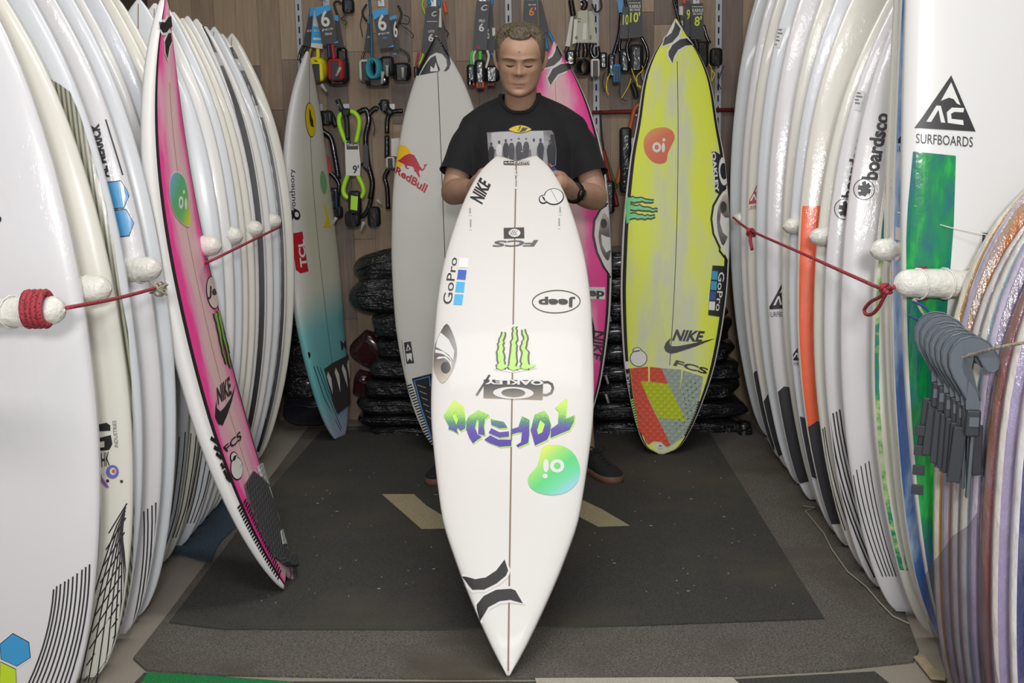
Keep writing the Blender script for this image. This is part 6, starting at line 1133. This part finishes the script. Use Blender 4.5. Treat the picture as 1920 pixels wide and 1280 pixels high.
# --- brows, lashes, lips
def facestrip(name, pts, mat, off=.001, n=10):
    """pts: (x, h, half height) along the face"""
    vs, fs = [], []
    def onface(x, h):
        w = interp(HWID, h); c = max(-.999, min(.999, math.copysign((abs(x)/w)**(1/.86), x))); return hp(h, -math.acos(c), off)
    Q = [(interp([(i, p[0]) for i, p in enumerate(pts)], t), interp([(i, p[1]) for i, p in enumerate(pts)], t), interp([(i, p[2]) for i, p in enumerate(pts)], t)) for t in (k*(len(pts)-1)/n for k in range(n+1))]
    for x, h, w in Q: vs += [onface(x, h-w), onface(x, h), onface(x, h+w)]
    for i in range(n): fs += [(3*i, 3*i+3, 3*i+4, 3*i+1), (3*i+1, 3*i+4, 3*i+5, 3*i+2)]
    return pydata(name, vs, fs, mat, man, True)
BRW = M('brow_hair', '6e5646', .8); LSH = M('lash_line', '3a261e', .8); LIP = M('lip_skin', '96584c', .5)
for s_ in (-1, 1):
    facestrip('eyebrow', [(s_*.0135, .566, .011), (s_*.027, .582, .015), (s_*.042, .582, .012), (s_*.055, .56, .005)], BRW, .0012)
    facestrip('eyelash_line', [(s_*.0165, .482, .003), (s_*.025, .469, .011), (s_*.036, .468, .011), (s_*.046, .484, .003)], LSH, .0009)
    facestrip('eyelid_crease', [(s_*.018, .522, .001), (s_*.03, .538, .0028), (s_*.045, .522, .001)], M('crease_skin', '7c5340', .6), .0006)
    facestrip('nostril', [(s_*.004, .338, .004), (s_*.009, .341, .005), (s_*.0125, .349, .002)], M('nostril_dark', '5a362a', .8), .0008)
facestrip('lips', [(-.0265, .203, .003), (-.014, .205, .015), (0, .203, .017), (.014, .205, .015), (.0265, .203, .003)], LIP, .0008, 14)
facestrip('mouth_line', [(-.027, .202, .0015), (-.01, .2, .003), (.01, .2, .003), (.027, .202, .0015)], M('mouth_dark', '6a3830', .7), .0015, 14)
facestrip('mole', [(-.0035, .688, .002), (0, .688, .008), (.0035, .688, .002)], M('mole', '6a4034', .7), .0009, 4)
# --- T-shirt
TS, N = nodemat('shirt_black'); co = N.obj(); f = N.noise(7, co, 3); N.l(N.ramp(f, [(.3, srgb('131214')), (.7, srgb('1b1a1c'))]), N.b.inputs['Base Color']); N.b.inputs['Roughness'].default_value = .9; N.b.inputs['Sheen Weight'].default_value = .03; N.bump(N.noise(9, co, 3), .35, .02)
bm = bmesh.new(); cxs = A(978, 300, 4.40).x
loft(bm, [(shz-.66, cxs, .015, .185, .13), (shz-.5, cxs, .015, .19, .135), (shz-.32, cxs, .005, .192, .135), (shz-.2, cxs, .0, .198, .132), (shz-.1, cxs, .005, .198, .122), (shz-.03, cxs, .012, .18, .1), (shz+.012, cxs, .018, .15, .085), (shz+.05, cxs, .022, .112, .076), (shz+.085, cxs, .024, .08, .07)], 32, .85)
for s_ in (-1, 1):
    top = V((cxs+s_*.06, .025, shz+.036)); dirv = (EL[s_]-SH[s_]).normalized(); end = SH[s_]+dirv*.2
    limb(bm, [top, top.lerp(SH[s_], .55)+V((0, 0, .008)), SH[s_]+V((0, 0, 0))], [.05, .055, .06], 20)
    limb(bm, [SH[s_]+V((-s_*.02, 0, -.01)), SH[s_].lerp(end, .3)+V((s_*.004, 0, 0)), SH[s_].lerp(end, .7)+V((s_*.006, 0, 0)), end+V((s_*.008, 0, 0)), end+dirv*.06+V((s_*.008, 0, 0))], [.064, .064, .064, .068, .069], 22)
me = remesh(bm, 'tshirt', .0075, 6)
from mathutils.bvhtree import BVHTree
bv0 = BVHTree.FromPolygons([v.co for v in me.vertices], [tuple(p.vertices) for p in me.polygons])
bm = bmesh.new(); bm.from_mesh(me)
nk = nb+V((0, .006, 0)); NRX, NRY = .072, .07
for s_ in (-1, 1):
    dirv = (EL[s_]-SH[s_]).normalized(); end = SH[s_]+dirv*.185
    fcs = [f for f in bm.faces if s_*(f.calc_center_median().x) > .165 and (f.calc_center_median()-end).length < .17]
    g = list({v for f in fcs for v in f.verts})+list({e for f in fcs for e in f.edges})+fcs
    bmesh.ops.bisect_plane(bm, geom=g, plane_co=end, plane_no=dirv, clear_outer=True)
kill = [v for v in bm.verts if abs((v.co.x-nk.x)/NRX)**2.7+abs((v.co.y-nk.y)/NRY)**2.7 < 1 and v.co.z > shz-.12 or v.co.z < shz-.63]
bmesh.ops.delete(bm, geom=kill, context='VERTS'); bm.to_mesh(me); bm.free()
shirt = link('tshirt', me, TS, man, True); shirt['label'] = 'plain black crew neck T-shirt with printed team photo'
bv = BVHTree.FromPolygons([v.co for v in me.vertices], [tuple(p.vertices) for p in me.polygons]); bo = W(EYE)
def onshirt(px, py, off=.002):
    r = ray(px, py); h, n, i, d = bv.ray_cast(bo, r); return (h-r*off) if h else None
def sdecal(name, px, mat, off=.002, parent=shirt, sub=0):
    tr = geometry.tessellate_polygon([[V((a, b, 0)) for a, b in px]]); bm = bmesh.new(); vv = [bm.verts.new((a, b, 0)) for a, b in px]
    for t in tr:
        try: bm.faces.new([vv[i] for i in t])
        except ValueError: pass
    if sub:
        for ax in (0, 1):
            c = [v.co[ax] for v in bm.verts]; a = math.ceil(min(c)/sub)*sub; no = V((1, 0, 0)) if ax == 0 else V((0, 1, 0))
            while a < max(c): bmesh.ops.bisect_plane(bm, geom=bm.verts[:]+bm.edges[:]+bm.faces[:], plane_co=no*a, plane_no=no); a += sub
    bad = []
    for v in bm.verts:
        p = onshirt(v.co.x, v.co.y, off)
        if p is None: bad.append(v)
        else: v.co = p
    if bad: bmesh.ops.delete(bm, geom=bad, context='VERTS')
    me = bpy.data.meshes.new(name); bm.to_mesh(me); bm.free(); return link(name, me, mat, parent)
kS = lambda p: Z(820, 160, .1875, p)
PGR, N = nodemat('photo_print_grey'); co = N.obj(); f = N.noise(22, co, 3); N.l(N.ramp(f, [(.3, srgb('6e6c70')), (.7, srgb('a8a6aa'))]), N.b.inputs['Base Color']); N.b.inputs['Roughness'].default_value = .8
G1, G2, G3, G4 = (M('print_'+n_, c_, .85) for n_, c_ in (('light', 'b9b7ba'), ('midgrey', '5c5a5e'), ('dark', '26252a'), ('pale', 'd6d4d4')))
pp = sdecal('photo_print', kS([(495, 470), (700, 458), (1140, 450), (1165, 480), (1190, 640), (1185, 800), (1090, 830), (560, 830), (515, 740)]), PGR, .0015, shirt, 8)
sdecal('photo_backdrop', kS([(540, 480), (580, 470), (1060, 455), (1065, 560), (1060, 640), (590, 640), (545, 640)]), G1, .0021, shirt, 8); sdecal('photo_shadow', kS([(1130, 490), (1165, 490), (1185, 640), (1180, 800), (1140, 800), (1135, 640)]), G3, .0021, shirt, 8)
for x, y, c_, s_ in ((540, 590, G3, 1), (618, 570, G4, 1), (685, 555, G3, 1), (740, 555, G2, 1.05), (815, 545, G2, 1.05), (888, 545, G2, 1), (965, 548, G1, 1), (1032, 550, G3, 1.1), (1130, 565, G3, 1.15), (845, 655, G2, .7)):
    sdecal('printed_figure', kS([(x-18*s_, y+28*s_), (x-10, y+18*s_), (x+10, y+18*s_), (x+22*s_, y+28*s_), (x+32*s_, y+70*s_), (x+28*s_, y+110*s_), (x+20*s_, y+190*s_), (x-20*s_, y+190*s_), (x-28*s_, y+110*s_), (x-32*s_, y+70*s_)]), c_, .0028, shirt, 0); sdecal('printed_head', kS(ell(x, y, 12*s_, 17*s_, 10)), G2 if c_ is not G2 else G1, .0034); sdecal('printed_hair', kS(ell(x, y-11*s_, 12*s_, 8*s_, 8)), G3, .0038)
o = sdecal('eye_emblem', kS(sm2([(708, 440), (770, 405), (830, 395), (890, 405), (948, 440), (890, 468), (830, 480), (765, 470)], 3)), BLK, .0032); sdecal('emblem_face', kS(sm2([(718, 440), (772, 410), (830, 401), (886, 410), (936, 440), (886, 463), (830, 473), (770, 464)], 3)), M('emblem_yellow', 'd8bc28', .6), .004); sdecal('emblem_mark', kS([(850, 420), (905, 425), (880, 455), (815, 470), (835, 450)]), BLK, .0048); sdecal('emblem_mark', kS([(820, 408), (838, 408), (815, 450), (800, 460), (815, 435)]), BLK, .0048)
sdecal('badge_red', kS([(1105, 790), (1130, 790), (1135, 815), (1115, 830)]), M('badge_red_m', 'a83240', .7), .0042); sdecal('badge_blue', kS([(1130, 815), (1175, 815), (1200, 850), (1150, 860)]), M('badge_blue_m', '3a4a8a', .7), .0042)
# collar ribbing
cp = []
for k in range(48):
    q = 2*math.pi*k/48; h, n, i, d = bv0.ray_cast(V((nk.x+NRX*1.02*math.copysign(abs(math.cos(q))**.74, math.cos(q)), nk.y+NRY*1.02*math.copysign(abs(math.sin(q))**.74, math.sin(q)), shz+.4)), V((0, 0, -1))); cp.append(h+V((0, 0, .002)) if h else V((nk.x+NRX*math.cos(q), nk.y+NRY*math.sin(q), shz)))
for _ in range(2): cp = [(cp[k-1]+cp[k]*2+cp[(k+1) % 48])/4 for k in range(48)]
tube('collar', cp, .007, TS, shirt, 8, True)
# --- shorts, shoes, watch
bm = bmesh.new(); loft(bm, [(.78, 0, .03, .17, .13), (.95, 0, .03, .185, .13), (1.02, 0, .025, .18, .125)])
for s_ in (-1, 1): limb(bm, [HIP[s_]+V((0, 0, -.02)), HIP[s_].lerp(KN[s_], .5), HIP[s_].lerp(KN[s_], .85)], [.105, .098, .095], 22)
link('shorts', remesh(bm, 'shorts', .009, 4), M('shorts_navy', '23252e', .9), man, True)
SHB = M('shoe_black', '1d1d1e', .85, bump=.3, bscale=300); GUM = M('sole_gum', '7a5a48', .6); LACE = M('lace_black', '141415', .8)
def shoe(heel, toe, label):
    heel, toe = W(heel), W(toe); d = (toe-heel); L = d.length; d.normalize(); s0 = V((d.y, -d.x, 0)); r = empty('shoe', heel, label); r.parent = man
    r.rotation_euler = (0, 0, math.atan2(d.y, d.x))
    WP = [(0, .024), (.06, .034), (.25, .036), (.5, .041), (.72, .048), (.88, .043), (.96, .03), (1, .012)]
    bm = bmesh.new(); n = 20; rings = []
    for z, k in ((0, 1), (.012, 1.03), (.024, 1.02), (.026, .97)):
        P = [(t*L, interp(WP, t)*k) for t in [i/n for i in range(n+1)]]; rings.append([bm.verts.new((x, w, z)) for x, w in P]+[bm.verts.new((x, -w, z)) for x, w in P[::-1]])
    for a, b in zip(rings, rings[1:]):
        for j in range(len(a)): bm.faces.new((a[j], a[(j+1) % len(a)], b[(j+1) % len(a)], b[j]))
    bm.faces.new(rings[0][::-1]); bm.faces.new(rings[-1]); frombm('sole', bm, GUM, r, True)
    bm = bmesh.new(); HT = [(0, .085), (.1, .092), (.28, .095), (.42, .086), (.6, .066), (.8, .05), (.93, .042), (1, .028)]; rings = []
    for i in range(25):
        t = i/24; w = interp(WP, t)*.97; h = interp(HT, t); rings.append([bm.verts.new((t*L*.985+.003, w*math.copysign(abs(math.cos(q))**.7, math.cos(q))*(1 if math.sin(q) < .5 else 1), .02+(h-.02)*max(0, math.sin(q))**.75)) for q in [math.pi*k/14 for k in range(15)]])
    for a, b in zip(rings, rings[1:]):
        for j in range(14): bm.faces.new((a[j], a[j+1], b[j+1], b[j]))
    bm.faces.new(rings[0]); bm.faces.new(rings[-1][::-1]); frombm('upper', bm, SHB, r, True)
    bm = bmesh.new()
    for k in range(5):
        x = L*(.42+.075*k); z = interp(HT, x/L); tubebm(bm, [(x, -.026, z-.012), (x+.006, 0, z+.003), (x, .026, z-.012)], .0032, 6)
    for s_ in (-1, 1): tubebm(bm, catmull([(L*.4, 0, .09), (L*.38, s_*.02, .107), (L*.43, s_*.034, .1), (L*.46, s_*.018, .09), (L*.41, 0, .09)], 4), .003, 6)
    frombm('laces', bm, LACE, r, True)
shoe((.165, 4.53, .011), (.288, 4.283, .011), 'black canvas shoe with gum sole')
shoe((-.318, 4.535, .011), (-.418, 4.285, .011), 'black canvas shoe with gum sole')
ax = (WR[1]-EL[1]).normalized(); wc = WR[1].lerp(EL[1], .06); wt = empty('wristwatch', wc, 'black metal wristwatch on the wrist beside the sticker'); wt.parent = man
s1 = ax.cross(V((0, 0, 1))).normalized(); s2 = ax.cross(s1); bm = bmesh.new()
ringp = [s1*.034*math.cos(q)+s2*.034*math.sin(q) for q in (2*math.pi*k/22 for k in range(22))]
for o_ in (-.008, 0, .008): tubebm(bm, [p+ax*o_ for p in ringp], .0055, 6, True)
frombm('watch_band', bm, M('watch_dark', '23211f', .35, metal=.4), wt, True)
nd = ((W(EYE)-wc).normalized()-ax*((W(EYE)-wc).normalized().dot(ax))).normalized()
tube('watch_case', [nd*.028, nd*.038, nd*.043], [.021, .021, .018], M('watch_case', '3a3733', .3, metal=.7), wt, 20); tube('watch_dial', [nd*.0432, nd*.0438], [.0155, .0155], M('watch_dial', '121212', .2), wt, 18)
